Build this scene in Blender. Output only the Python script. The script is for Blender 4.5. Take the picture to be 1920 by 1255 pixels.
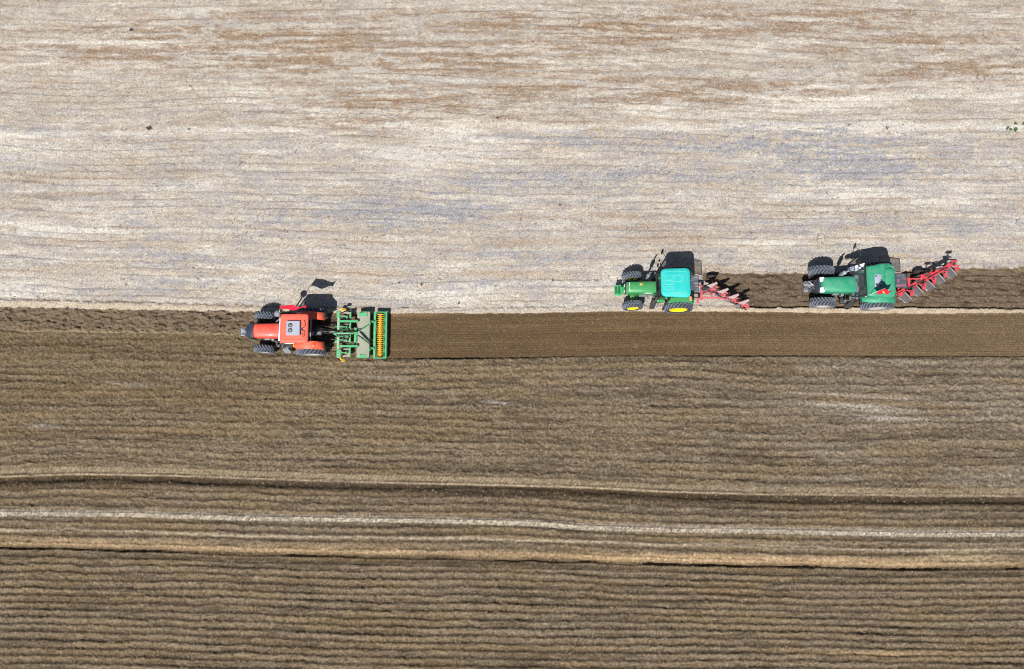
import bpy, bmesh, math, random
import numpy as np
from mathutils import Vector, Matrix
random.seed(7)
PI = math.pi
for o in list(bpy.data.objects): bpy.data.objects.remove(o)
S = bpy.context.scene
COL = S.collection
# ------------------------------------------------------------------ camera, light, exposure
TILT = math.radians(6.26); CAMH = 55.3; FPX = 1668.0
cd = bpy.data.cameras.new('camera'); cam = bpy.data.objects.new('camera', cd); COL.objects.link(cam)
cam.location = (0, 0, CAMH); cam.rotation_euler = (TILT, 0, 0)
cd.sensor_width = 36.0; cd.lens = FPX / 1920 * 36.0; cd.clip_end = 6000; cd.clip_start = 0.5
S.camera = cam
SUN = Vector((-0.87, -1.68, 2.9)).normalized()
w = bpy.data.worlds.new('World'); S.world = w; w.use_nodes = True
nt = w.node_tree; bg = nt.nodes['Background']
sky = nt.nodes.new('ShaderNodeTexSky'); sky.sky_type = 'NISHITA'; sky.sun_disc = False
sky.sun_elevation = math.asin(SUN.z); sky.sun_rotation = math.atan2(SUN.x, SUN.y) % (2 * PI)
nt.links.new(sky.outputs[0], bg.inputs[0]); bg.inputs[1].default_value = 0.05
ld = bpy.data.lights.new('sun', 'SUN'); ld.energy = 5.0; ld.angle = math.radians(0.5); ld.color = (1.0, 0.965, 0.92)
sun = bpy.data.objects.new('sun', ld); COL.objects.link(sun); sun.rotation_euler = SUN.to_track_quat('Z', 'Y').to_euler()
sun.location = (-20, -40, 60)
S.view_settings.view_transform = 'Standard'; S.view_settings.look = 'None'
S.view_settings.gamma = 1; S.view_settings.exposure = 0.20
S.render.resolution_x = 1024; S.render.resolution_y = 669
S.render.engine = 'CYCLES'
S.cycles.filter_width = 0.95

def ground_point(px, py):
    "a point surveyed on the aerial photograph -> metres on the field"
    a = (px - 960) / FPX; b = -(py - 627.5) / FPX
    dy = b * math.cos(TILT) + math.sin(TILT); dz = b * math.sin(TILT) - math.cos(TILT)
    s = -CAMH / dz
    return a * s, dy * s

# ------------------------------------------------------------------ materials
def newmat(name):
    m = bpy.data.materials.new(name); m.use_nodes = True
    return m, m.node_tree, m.node_tree.nodes['Principled BSDF']
def paint(name, col, rough=0.35, metal=0.0, dust=0.25, dustcol=(0.36, 0.31, 0.25), scale=3.0, coat=0.0):
    m, t, p = newmat(name)
    tc = t.nodes.new('ShaderNodeTexCoord')
    n = t.nodes.new('ShaderNodeTexNoise'); n.inputs['Scale'].default_value = scale; n.inputs['Detail'].default_value = 6
    n.inputs['Roughness'].default_value = 0.65
    t.links.new(tc.outputs['Object'], n.inputs['Vector'])
    r = t.nodes.new('ShaderNodeMapRange'); r.inputs[1].default_value = 0.42; r.inputs[2].default_value = 0.72
    r.inputs[3].default_value = dust * 0.25; r.inputs[4].default_value = dust
    t.links.new(n.outputs[0], r.inputs[0])
    mx = t.nodes.new('ShaderNodeMix'); mx.data_type = 'RGBA'
    mx.inputs[6].default_value = (*col, 1); mx.inputs[7].default_value = (*dustcol, 1)
    t.links.new(r.outputs[0], mx.inputs[0]); t.links.new(mx.outputs[2], p.inputs['Base Color'])
    rr = t.nodes.new('ShaderNodeMapRange'); rr.inputs[3].default_value = rough; rr.inputs[4].default_value = min(1, rough + 0.35)
    t.links.new(n.outputs[0], rr.inputs[0]); t.links.new(rr.outputs[0], p.inputs['Roughness'])
    p.inputs['Metallic'].default_value = metal
    if coat: p.inputs['Coat Weight'].default_value = coat
    return m
M = {}
M['red'] = paint('orange_red_paint', (0.80, 0.060, 0.030), 0.30, dust=0.28, coat=0.3)
M['red_roof'] = paint('faded_red_roof', (0.80, 0.105, 0.055), 0.5, dust=0.30)
M['fender_red'] = paint('red_fender_paint', (0.82, 0.10, 0.035), 0.3, dust=0.2, coat=0.2)
M['jgreen'] = paint('bright_green_paint', (0.012, 0.30, 0.075), 0.28, dust=0.26, coat=0.4)
M['teal'] = paint('turquoise_roof', (0.0, 0.52, 0.48), 0.42, dust=0.18, dustcol=(0.3, 0.6, 0.55), scale=1.6)
M['tealrib'] = paint('pale_turquoise_rib', (.16, .62, .56), .4, dust=.2, dustcol=(.4, .6, .55))
M['pinksteel'] = paint('pinkish_worn_steel', (.42, .30, .30), .55, metal=.2, dust=.6, dustcol=(.42, .36, .34), scale=4)
M['dsteel'] = paint('earth_stained_steel', (.09, .105, .13), .4, metal=.4, dust=.9, dustcol=(.30, .24, .22), scale=9)
M['egreen'] = paint('emerald_paint', (0.005, 0.27, 0.14), 0.35, dust=0.40, dustcol=(0.2, 0.42, 0.3), coat=0.2)
M['igreen'] = paint('implement_green', (0.01, 0.40, 0.13), 0.4, dust=0.42, dustcol=(0.38, 0.42, 0.32), scale=5)
M['plate'] = paint('dusty_plate', (0.25, 0.31, 0.22), 0.85, dust=1.0, dustcol=(0.39, 0.33, 0.28), scale=2.2)
M['platedust'] = paint('soil_covered_plate', (0.37, 0.32, 0.26), 0.9, dust=0.6, dustcol=(0.28, 0.25, 0.19), scale=6)
M['palebeam'] = paint('dusty_pale_green_beam', (.22, .46, .30), .6, dust=.9, dustcol=(.45, .44, .36), scale=3)
M['yellow'] = paint('yellow_paint', (0.85, 0.55, 0.01), 0.45, dust=0.5, dustcol=(0.42, 0.30, 0.18), scale=5)
M['rimyellow'] = paint('yellow_rim', (0.85, 0.68, 0.0), 0.35, dust=0.08)
M['pred'] = paint('plough_red', (0.62, 0.012, 0.045), 0.42, dust=0.35, dustcol=(0.5, 0.25, 0.22), scale=6)
M['ppink'] = paint('faded_plough_red', (0.62, 0.05, 0.085), 0.5, dust=0.5, dustcol=(0.5, 0.3, 0.27), scale=5)
M['steel'] = paint('worn_steel', (0.30, 0.33, 0.38), 0.5, metal=0.35, dust=0.6, dustcol=(0.34, 0.3, 0.27), scale=5)
M['chrome'] = paint('bright_chrome', (0.75, 0.76, 0.8), 0.12, metal=1.0, dust=0.05)
M['black'] = paint('black_plastic', (0.012, 0.013, 0.016), 0.4, dust=0.12)
M['navy'] = paint('dark_blue_black_nose', (0.010, 0.020, 0.045), 0.35, dust=0.12)
M['dark'] = paint('greasy_dark_metal', (0.022, 0.022, 0.024), 0.5, dust=0.15)
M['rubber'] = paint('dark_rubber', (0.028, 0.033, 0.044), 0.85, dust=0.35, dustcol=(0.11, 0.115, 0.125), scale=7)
M['lug'] = paint('sunlit_dusty_lug', (0.095, 0.12, 0.165), 0.85, dust=0.6, dustcol=(0.24, 0.26, 0.29), scale=7)  # sunlit look painted on the lugs plus dust; groove rubber kept near-black
M['sidewall'] = paint('soil_rubbed_sidewall', (0.12, 0.125, 0.13), 0.9, dust=0.7, dustcol=(0.42, 0.4, 0.38), scale=2)
M['greyrim'] = paint('dusty_grey_rim', (0.40, 0.40, 0.40), 0.6, dust=0.5)
M['acgrey'] = paint('blue_grey_housing', (0.33, 0.38, 0.47), 0.5, dust=0.35, dustcol=(0.4, 0.4, 0.42), scale=8)
M['white'] = paint('white_paint', (0.8, 0.8, 0.8), 0.4, dust=0.1)
M['grey'] = paint('grey_metal', (0.20, 0.22, 0.25), 0.5, dust=0.3)
M['flag'] = paint('red_flag_cloth', (0.70, 0.008, 0.04), 0.8, dust=0.03)
M['orange'] = paint('orange_lens', (0.9, 0.3, 0.02), 0.2, dust=0.02)
M['tailc'] = paint('salmon_lens', (0.85, 0.32, 0.18), 0.3, dust=0.05)
M['star'] = paint('yellow_cloth', (0.85, 0.55, 0.02), 0.8, dust=0.0)
m, t, p = newmat('cab_glass'); p.inputs['Base Color'].default_value = (0.10, 0.13, 0.14, 1); p.inputs['Roughness'].default_value = 0.06; p.inputs['Alpha'].default_value = 0.22
M['glass'] = m
m, t, p = newmat('tinted_glass'); p.inputs['Base Color'].default_value = (0.16, 0.19, 0.24, 1); p.inputs['Roughness'].default_value = 0.1; p.inputs['Alpha'].default_value = 0.38
M['tint'] = m

# ------------------------------------------------------------------ mesh helpers
class MB:
    def __init__(s): s.v = []; s.f = []
    def add(s, vs, fs):
        n = len(s.v); s.v += [tuple(v) for v in vs]; s.f += [[i + n for i in f] for f in fs]; return s
    def box(s, c, d, rot=None, b=0.0):
        "box; b chamfers the upright and top edges"
        x, y, z = d[0] / 2, d[1] / 2, d[2] / 2
        if b <= 0:
            vs = [(-x, -y, -z), (x, -y, -z), (x, y, -z), (-x, y, -z), (-x, -y, z), (x, -y, z), (x, y, z), (-x, y, z)]
            fs = [(0, 3, 2, 1), (4, 5, 6, 7), (0, 1, 5, 4), (1, 2, 6, 5), (2, 3, 7, 6), (3, 0, 4, 7)]
        else:
            b = min(b, x * .9, y * .9, z * .9)
            def ring(zz, q): return [(-x + q, -y + q + b, zz), (-x + q + b, -y + q, zz), (x - q - b, -y + q, zz), (x - q, -y + q + b, zz), (x - q, y - q - b, zz), (x - q - b, y - q, zz), (-x + q + b, y - q, zz), (-x + q, y - q - b, zz)]
            vs = ring(-z, b) + ring(-z + b, 0) + ring(z - b, 0) + ring(z, b)
            fs = [tuple(range(7, -1, -1)), tuple(range(24, 32))]
            for k in range(3):
                for i in range(8): j = (i + 1) % 8; fs.append((k * 8 + i, k * 8 + j, k * 8 + 8 + j, k * 8 + 8 + i))
        R = rot or Matrix.Identity(3)
        return s.add([R @ Vector(v) + Vector(c) for v in vs], fs)
    def bar(s, a, b, wy, wz, up=(0, 0, 1)):
        "rectangular bar from a to b"
        a = Vector(a); b = Vector(b); d = (b - a); L = d.length; d.normalize()
        u = Vector(up); sd = u.cross(d)
        if sd.length < 1e-4: sd = Vector((0, 1, 0)).cross(d)
        sd.normalize(); u = d.cross(sd)
        R = Matrix((d, sd, u)).transposed()
        return s.box((a + b) / 2, (L, wy, wz), R, b=min(wy, wz) * 0.12)
    def tube(s, pts, r, n=8):
        pts = [Vector(p) for p in pts]; rs = r if isinstance(r, (list, tuple)) else [r] * len(pts)
        vs = []; fs = []
        for i, p in enumerate(pts):
            d = (pts[min(i + 1, len(pts) - 1)] - pts[max(i - 1, 0)]).normalized()
            a = d.orthogonal().normalized() if i == 0 else (a - a.dot(d) * d).normalized()
            c = d.cross(a)
            for k in range(n):
                t = 2 * PI * k / n; vs.append(p + rs[i] * (math.cos(t) * a + math.sin(t) * c))
        for i in range(len(pts) - 1):
            for k in range(n):
                j = (k + 1) % n; fs.append((i * n + k, i * n + j, (i + 1) * n + j, (i + 1) * n + k))
        fs.append(tuple(range(n - 1, -1, -1))); fs.append(tuple(range((len(pts) - 1) * n, len(pts) * n)))
        return s.add(vs, fs)
    def lathe(s, prof, c=(0, 0, 0), axis='y', n=36, closed=False):
        "prof: (along-axis, radius)"
        vs = []; fs = []
        for a, r in prof:
            for k in range(n):
                t = 2 * PI * k / n; x, z = r * math.cos(t), r * math.sin(t)
                v = (x, a, z) if axis == 'y' else ((x, z, a) if axis == 'z' else (a, x, z))
                vs.append(Vector(v) + Vector(c))
        m = len(prof)
        for i in range(m if closed else m - 1):
            i2 = (i + 1) % m
            for k in range(n):
                j = (k + 1) % n; fs.append((i * n + k, i * n + j, i2 * n + j, i2 * n + k))
        if not closed:
            fs.append(tuple(range(n))); fs.append(tuple(range((m - 1) * n, m * n))[::-1])
        return s.add(vs, fs)
    def loft(s, rings):
        n = len(rings[0]); vs = [v for r in rings for v in r]; fs = []
        for i in range(len(rings) - 1):
            for k in range(n):
                j = (k + 1) % n; fs.append((i * n + k, i * n + j, (i + 1) * n + j, (i + 1) * n + k))
        fs.append(tuple(range(n - 1, -1, -1))); fs.append(tuple(range((len(rings) - 1) * n, len(rings) * n)))
        return s.add(vs, fs)
    def prism(s, poly, y0, y1):
        "xz polygon swept along y"
        return s.loft([[(x, y0, z) for x, z in poly], [(x, y1, z) for x, z in poly]])
    def slab(s, poly, z0, z1):
        return s.loft([[(x, y, z0) for x, y in poly], [(x, y, z1) for x, y in poly]])
    def quadplate(s, pts, th):
        a, b, c = Vector(pts[0]), Vector(pts[1]), Vector(pts[2]); n = (b - a).cross(c - a).normalized() * th / 2
        return s.loft([[Vector(p) - n for p in pts], [Vector(p) + n for p in pts]])
    def build(s, name, mat, parent=None, loc=(0, 0, 0), ang=35, mats=None):
        me = bpy.data.meshes.new(name); me.from_pydata(s.v, [], s.f); 
        bm = bmesh.new(); bm.from_mesh(me); bmesh.ops.recalc_face_normals(bm, faces=bm.faces)
        lim = math.radians(ang)
        for f in bm.faces: f.smooth = True
        for e in bm.edges:
            if len(e.link_faces) == 2 and e.calc_face_angle(0) > lim: e.smooth = False
        bm.to_mesh(me); bm.free()
        me.materials.append(M[mat] if isinstance(mat, str) else mat)
        o = bpy.data.objects.new(name, me); COL.objects.link(o)
        if parent: o.parent = parent
        o.location = loc
        return o
def rrect(w, h, r, n=4):
    pts = []
    for cx, cy, a0 in ((w / 2 - r, h / 2 - r, 0), (-w / 2 + r, h / 2 - r, 90), (-w / 2 + r, -h / 2 + r, 180), (w / 2 - r, -h / 2 + r, 270)):
        for k in range(n + 1):
            a = math.radians(a0 + 90 * k / n); pts.append((cx + r * math.cos(a), cy + r * math.sin(a)))
    return pts
def empty(name, loc, rz=0, rx=0):
    o = bpy.data.objects.new(name, None); COL.objects.link(o); o.location = loc; o.rotation_euler = (rx, 0, rz); o.empty_display_size = 0.4
    return o
def tag(o, label=None, cat=None, group=None, kind=None):
    for k, v in (('label', label), ('category', cat), ('group', group), ('kind', kind)):
        if v: o[k] = v
    return o

# ------------------------------------------------------------------ the ground
def hsh(ix, iy, seed):
    h = (ix.astype(np.int64) * 374761393 + iy.astype(np.int64) * 668265263 + seed * 1442695041) & 0xffffffff
    h = ((h ^ (h >> 13)) * 1274126177) & 0xffffffff
    return ((h ^ (h >> 16)) & 0xffffff).astype(np.float32) / float(0xffffff)
def noise(x, y, sx, sy, seed):
    u = x / sx; v = y / sy; iu = np.floor(u); iv = np.floor(v); fu = u - iu; fv = v - iv
    fu = fu * fu * (3 - 2 * fu); fv = fv * fv * (3 - 2 * fv)
    iu = iu.astype(np.int64); iv = iv.astype(np.int64)
    a = hsh(iu, iv, seed); b = hsh(iu + 1, iv, seed); c = hsh(iu, iv + 1, seed); d = hsh(iu + 1, iv + 1, seed)
    return (a + (b - a) * fu) * (1 - fv) + (c + (d - c) * fu) * fv
def fbm(x, y, sx, sy, seed, o=3):
    r = 0; am = 1; tot = 0
    for k in range(o):
        r = r + am * noise(x + 17.3 * k, y - 9.1 * k, sx / 2 ** k, sy / 2 ** k, seed + k * 31); tot += am; am *= 0.55
    return r / tot
def sst(a, b, x):
    t = np.clip((x - a) / (b - a), 0, 1); return t * t * (3 - 2 * t)
def guide(pts):
    w_ = [ground_point(*q) for q in pts]
    return np.array([q[0] for q in w_]), np.array([q[1] for q in w_])
def G(pts, X):
    gx, gy = guide(pts); return np.interp(X, gx, gy)

A_TOP = [(0, 566), (150, 569), (300, 573), (455, 578), (560, 580), (730, 583), (1000, 582), (1160, 577), (1300, 577), (1400, 577), (1700, 577), (1920, 580)]
A_BOT = [(0, 577), (150, 580), (300, 582), (455, 585), (730, 588), (1000, 587), (1160, 584), (1400, 585), (1550, 587), (1700, 588), (1920, 587)]
B_BOT = [(0, 622), (200, 625), (450, 629), (730, 672), (900, 672), (1000, 671), (1100, 669), (1200, 667), (1400, 668), (1920, 669)]
R_BOT = [(0, 660), (450, 668), (730, 673), (900, 672), (1000, 671), (1100, 669), (1200, 667), (1400, 668), (1920, 669)]
P_TOP = [(1300, 506), (1330, 510), (1400, 513), (1500, 512), (1690, 512), (1710, 505), (1770, 503), (1920, 502)]
D1 = [(0, 886), (130, 881), (300, 883), (480, 889), (700, 896), (900, 901), (1100, 906), (1250, 914), (1440, 919), (1700, 921), (1920, 922)]
D2 = [(0, 958), (240, 960), (480, 967), (700, 970), (850, 972), (1000, 977), (1100, 984), (1250, 989), (1440, 991), (1700, 997), (1920, 997)]
D3 = [(0, 994), (240, 996), (480, 1003), (700, 1007), (900, 1010), (1100, 1016), (1250, 1020), (1440, 1025), (1700, 1031), (1920, 1029)]
D4 = [(0, 1029), (130, 1030), (240, 1034), (480, 1042), (700, 1046), (900, 1050), (1100, 1056), (1250, 1060), (1440, 1063), (1600, 1067), (1700, 1069), (1920, 1068)]
D5 = [(0, 1240), (480, 1249), (700, 1253), (960, 1262), (1300, 1262), (1600, 1266), (1920, 1268)]

fx = np.arange(-36, 36.001, 0.05); fy = np.arange(-17.5, 31.001, 0.05)
def ext(a):
    up = [a[-1]]; st = 0.06
    while up[-1] < 2500: up.append(up[-1] + st); st *= 1.11
    dn = [a[0]]; st = 0.06
    while dn[-1] > -2500: dn.append(dn[-1] - st); st *= 1.11
    return np.concatenate([np.array(dn[:0:-1]), a, np.array(up[1:])])
gx = ext(fx); gy = ext(fy)
X, Y = np.meshgrid(gx, gy)
X = X.astype(np.float64)
near = sst(300, 60, np.hypot(X, Y))
def cols(c, shape=None): return np.array(c, dtype=np.float64)
def mix(a, b, m): return a * (1 - m[..., None]) + b * m[..., None]

yat, yab, ybb, yrb, ypt = (G(g, X) for g in (A_TOP, A_BOT, B_BOT, R_BOT, P_TOP))
yd1, yd2, yd3, yd4, yd5 = (G(g, X) for g in (D1, D2, D3, D4, D5))
jit = (fbm(X, Y, 0.35, 0.2, 5, 2) - 0.5) * 0.16
XL = ground_point(460, 600)[0]; XR = ground_point(712, 600)[0]
mPale = sst(-0.03, 0.03, Y - yat + jit)                      # stubble side, north of the edge track
mTrk = (1 - mPale) * sst(-0.03, 0.03, Y - yab + jit * .6)    # the pale edge track itself
below = 1 - sst(-0.03, 0.03, Y - yab + jit * .6)
# new ploughing by the two ploughs (diagonal start behind the first one)
xstart = np.interp(Y, [7.6, 8.0, 9.5, 9.7], [14.3, 14.0, 12.1, 12.0])
mP = sst(-0.06, 0.06, (X - xstart) + jit * 2) * sst(-0.05, 0.05, ypt - Y + jit * 1.5) * mPale
mP = np.where(Y > yat - .3, mP, 0)
mPale = mPale * (1 - mP)
mR = below * sst(-0.02, 0.02, Y - yrb + jit * .8) * sst(-0.02, 0.04, X - XR)       # rolled seedbed strip
mB = below * sst(-0.04, 0.04, Y - ybb + jit) * (1 - sst(-0.02, 0.04, X - XR))    # rough ploughing left of the red tractor
mC = np.clip(below - mR - mB, 0, 1)

# row coordinate, metres, growing southwards and following the curved passes
lev = [yrb, yd1, yd2, yd3, yd4, yd5]; nom = [0]
mid = ground_point
for a, b in zip([R_BOT, D1, D2, D3, D4], [D1, D2, D3, D4, D5]):
    nom.append(nom[-1] + abs(np.interp(0, *guide(a)) - np.interp(0, *guide(b))))
V = -(Y - yrb)
for i in range(5):
    tt = (lev[i] - Y) / (lev[i] - lev[i + 1])
    V = np.where(tt > 0, nom[i] + tt * (nom[i + 1] - nom[i]), V)
def row(v, per, x, seed, wob=0.3, rise=0.16):
    ph = v / per + (noise(x, v, 1.6, 0.9, seed) - 0.5) * wob + (noise(x, v, 0.35, 0.4, seed + 3) - 0.5) * wob * .45
    ph = ph + (noise(x, np.floor(v / per * 2), .13, 1.0, seed + 5) - .5) * .16
    k = np.floor(ph); f = ph - k
    prof = np.where(f < rise, sst(0, rise, f), 0.5 + 0.5 * np.cos(np.clip((f - rise) / (1 - rise), 0, 1) * PI))
    amp = 0.55 + 0.75 * noise(x, k * 3.7, 3.0, 1.0, seed + 9)
    return prof * amp, f
def chev(s, d, per, half, slant=1.0):
    "tyre lug imprint: s along, d across"
    ph = (s + slant * np.abs(d)) / per; f = ph - np.floor(ph)
    return sst(0, .25, f) * (1 - sst(.55, .8, f)) * (np.abs(d) < half)
def slash(s, d, per, slant=1.0):
    ph = (s + slant * d) / per; f = ph - np.floor(ph)
    return sst(0, .25, f) * (1 - sst(.6, .85, f))
n1 = fbm(X, Y, 0.5, 0.32, 11, 3); n2 = fbm(X + .6 * Y, Y, 0.22, 0.14, 12, 2); n3 = noise(X, Y, 0.10, 0.09, 13); n4 = noise(X, Y, .06, .055, 14)
big = fbm(X, Y, 9, 4, 15, 3); str1 = fbm(X, Y, 4.0, 0.45, 16, 4); str2 = fbm(X, Y, 1.6, 0.17, 17, 3)
gr_ = np.random.default_rng(5).random(X.shape).astype(np.float32); g2_ = .5 * gr_ + .5 * noise(X, Y, .085, .075, 26)
n5 = .45 * noise(X, Y, .30, .085, 20) + .55 * g2_; n6 = noise(X + Y * .4, Y, .26, .10, 27); rough = np.abs(fbm(X + .3 * Y, Y, .30, .16, 18, 2) - .5) * 2; clod = np.maximum(0, n2 - 0.5) * 2; clod2 = np.maximum(0, n3 - .45)

Z = np.zeros_like(X)
rowC, fC = row(V + (noise(X, Y, 9, 1.6, 19) - .5) * .35, 0.47, X, 21, 0.26, 0.20)
swell = np.sin((V + (noise(X, V, 7, 2, 29) - .5) * 1.2) * 2 * PI / 1.45) * fbm(X, V, 6, 1.2, 28, 2)
rowD, fD = row(V + (noise(X, Y, 9, 3, 31) - .5) * .3, 0.455, X, 22, 0.26, 0.12)
wD = sst(nom[4] - .3, nom[4] + .5, V)                  # crisp rows only in the southern pass
wM = sst(nom[1] - .2, nom[1] + .2, V) * (1 - wD)
hC = rowC * 0.075 * np.clip(2.4 * fbm(X, Y, 5, 1.6, 23, 3) - .40, .30, 1.15) + swell * .05 + (n1 - .5) * 0.07 + clod * 0.09 + clod2 * .12 + rough * .03 + (n5 - .5) * .05 + (gr_ - .5) * .022
hM = rowD * 0.085 + (gr_ - .5) * .02 + (n1 - .5) * .07 + clod * .07 + clod2 * .05 + rough * .03
hD = rowD * 0.135 * (.7 + .5 * n5) + (n1 - .5) * .05 + clod * .05 + clod2 * .06 + rough * .02 + (n5 - .5) * .03 + (gr_ - .5) * .020
hc = hC * (1 - wM - wD) + hM * wM + hD * wD
# deep dark furrow edges along the passes
def furrow(yg, depth, wid, side=1):
    d = (yg - Y) + (noise(X, Y * 0, .5, 1, 33) - .5) * .10 + (noise(X, Y * 0, .17, 1, 34) - .5) * .05   # metres south of the line
    return -depth * np.clip(1 + d / wid, 0, 1) * (d < 0) * (d > -wid) - depth * np.clip(1 - d / .03, 0, 1) * (d >= 0) * (d < .03)
Z += mC * hc
wobx = (noise(X, Y * 0, 1.2, 1, 35) - .5) * .08
dd4 = yd4 - Y + wobx      # + south
cut4 = sst(-.42, -.02, dd4) * (1 - sst(0.02, .06, dd4))
Z -= mC * 0.16 * cut4 * (0.6 + .8 * noise(X, Y * 0, 2.2, 1, 36))
dd1 = yd1 - Y
Z -= mC * 0.08 * sst(.26, .50, dd1) * (1 - sst(.60, .85, dd1)) * (0.6 + .8 * noise(X, Y * 0, 2.2, 1, 37))
dd2 = yd2 - Y
Z -= mC * 0.10 * sst(-.30, -.06, dd2) * (1 - sst(.0, .04, dd2)) * (0.3 + 1.2 * noise(X, Y * 0, 3.2, 1, 38))
dd3 = yd3 - Y
# wheel tracks with lug prints
t1 = sst(-.20, -.14, dd1) * (1 - sst(.14, .20, dd1)); fade1 = 0.35 + 0.65 * noise(X, Y * 0, 7, 1, 39)
t2 = sst(.04, .10, dd2) * (1 - sst(.30, .37, dd2))
t4 = sst(.06, .12, dd4) * (1 - sst(.38, .46, dd4))
tA = mTrk
flat = np.clip((t1 + t2 + t4) * mC, 0, 1)
Z = Z * (1 - 0.85 * flat)
lug = slash(X, dd1, .24, .8) * t1 * mC * .035 + slash(X, dd2, .22, .8) * t2 * mC * .03 + slash(X, dd4, .21, 1.0) * t4 * mC * .07
lugA = slash(X, yat - Y, .205, .75) * tA
Z += lug - 0.03 * flat
# rough ploughing, diagonal clods
dg = fbm(X + Y * .9, Y - X * .25, .42, .17, 41, 3)
Z += (mB + mP) * (gr_ - .5) * .02
Z += mB * ((n1 - .5) * .12 + np.maximum(0, dg - .45) * .60 + clod * .14 + clod2 * .09)
# rolled strip: fine ring-roller prints
rr = np.sin((yrb - Y) * 2 * PI / 0.15) * 0.013
tick = slash(X, Y, .19, .6) * .032 * (0.3 + noise(X, Y, 1.5, .5, 42))
Z += mR * (rr * .8 + tick + (gr_ - .5) * .016 + (n1 - .5) * .03 + clod2 * .02 + clod * .015 - 0.02)
for off, dp in ((.14, .05), (1.28, .03), (2.35, .02)):
    q = yab - off - Y
    Z -= mR * dp * np.exp(-(q / .035) ** 2) * (.4 + noise(X, Y * 0, 3, 1, 43))
qe = Y - yrb
Z -= below * (X > XR) * .07 * np.exp(-((qe - .02) / .05) ** 2) * (.3 + 1.2 * noise(X, Y * 0, 2, 1, 44))
# new ploughing: turned slices with slight curved ribs
rp, fp = row(-(Y) + 30, .42, X, 45, .5, .2)
dg2 = fbm(X - Y * .6, Y + X * .15, .55, .16, 46, 3)
Z += mP * (rp * .07 - .09 + (n1 - .5) * .06 + np.maximum(0, dg2 - .5) * .30 + clod * .06 + clod2 * .06)
# open furrow along the southern edge of the new ploughing
qf = Y - yat + (noise(X, Y * 0, .22, 1, 47) - .5) * .10
Z -= mP * .20 * np.exp(-np.maximum(qf, 0) / .16)
# edge track stands slightly proud
Z += tA * (0.02 + np.where(X > 14, .05, 0.0)) + lugA * .035
# edge of stubble: small clod line
qe2 = Y - yat
Z += mPale * (np.exp(-((qe2 - .12) / .08) ** 2) * (clod * .16 + clod2 * .06) * (X < 12))
# stubble: low drill rows, small clods and rare straw lines
ws = (noise(X, Y, 9, 7, 50) - .5) * .8 + (noise(X, Y, 30, 30, 51) - .5) * 2.4 * near
rs, fs_ = row(-(Y + ws) + 60, .44, X, 52, .28, .25)
line = np.exp(-((fs_ - .06) / .07) ** 2)
lw = np.clip(noise(X, np.floor(-(Y + ws) / .44) * 5.3, 4.5, 1.0, 53) * 1.9 - .75, 0, 1)
Z += mPale * (rs * .020 + (gr_ - .5) * .010 + (n1 - .5) * .02 + clod * .022 + clod2 * .018 + (n5 - .5) * .018 - line * lw * .045)
faint = np.zeros_like(X)
for pts, st in (([(0, 451), (300, 457), (700, 451), (1100, 456), (1500, 446), (1920, 452)], .6),
                ([(0, 506), (300, 509), (700, 512), (1160, 513), (1300, 512)], .8), ([(400, 405), (900, 410), (1920, 404)], .3)):
    d = G(pts, X) - Y
    fm = sst(-.24, -.16, d) * (1 - sst(.16, .24, d)) * mPale * (0.25 + noise(X, Y * 0, 5, 1, 54)) * st
    faint = np.maximum(faint, fm); Z += slash(X, d, .2, -.8) * fm * .03 - fm * .012
Z *= near

# albedo (dry / moist soil, stubble, tracks) -- stains, soil moisture and painted furrow shade
def blobs(lst):
    r = np.zeros_like(X)
    for px, py, rx, ry, a in lst:
        bx, by = ground_point(px, py)
        r += a * np.exp(-((X - bx) / (rx / 30)) ** 2 - ((Y - by) / (ry / 30)) ** 2)
    return r
BR = blobs([(150, 100, 260, 20, .5), (450, 60, 260, 40, .55), (560, 115, 300, 30, .7), (820, 120, 320, 60, .55), (900, 40, 260, 30, .5), (1150, 60, 160, 45, .6), (1250, 180, 300, 45, .45), (620, 215, 220, 40, .5),
            (1500, 30, 220, 30, .5), (1600, 60, 300, 45, .5), (1450, 170, 200, 30, .4), (1800, 120, 180, 50, .6), (900, 200, 250, 40, .4), (250, 60, 250, 14, .5), (100, 340, 150, 10, .4), (160, 365, 150, 7, .5), (1100, 440, 300, 25, .35), (1350, 400, 350, 20, .3), (350, 320, 200, 12, .35)])
BL = blobs([(1500, 262, 190, 26, .8), (1640, 305, 160, 26, .9), (1600, 330, 100, 16, .6), (1300, 270, 150, 20, .35), (1020, 262, 130, 12, .6), (1110, 258, 60, 14, .5), (960, 340, 160, 14, .7), (780, 385, 120, 26, .75), (880, 405, 130, 14, .5), (640, 405, 160, 12, .5),
            (550, 408, 60, 10, .8), (740, 430, 60, 14, .5), (250, 490, 120, 14, .4), (350, 490, 100, 10, .4), (160, 250, 100, 10, .3), (1050, 480, 200, 10, .4), (300, 445, 60, 10, .3), (1750, 420, 200, 20, .3), (1250, 330, 200, 14, .4), (470, 255, 120, 14, .25),
            (40, 240, 60, 8, .4), (920, 540, 110, 16, .35), (100, 545, 120, 8, .5), (310, 530, 60, 10, .5), (1650, 500, 120, 12, .25)])
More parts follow.
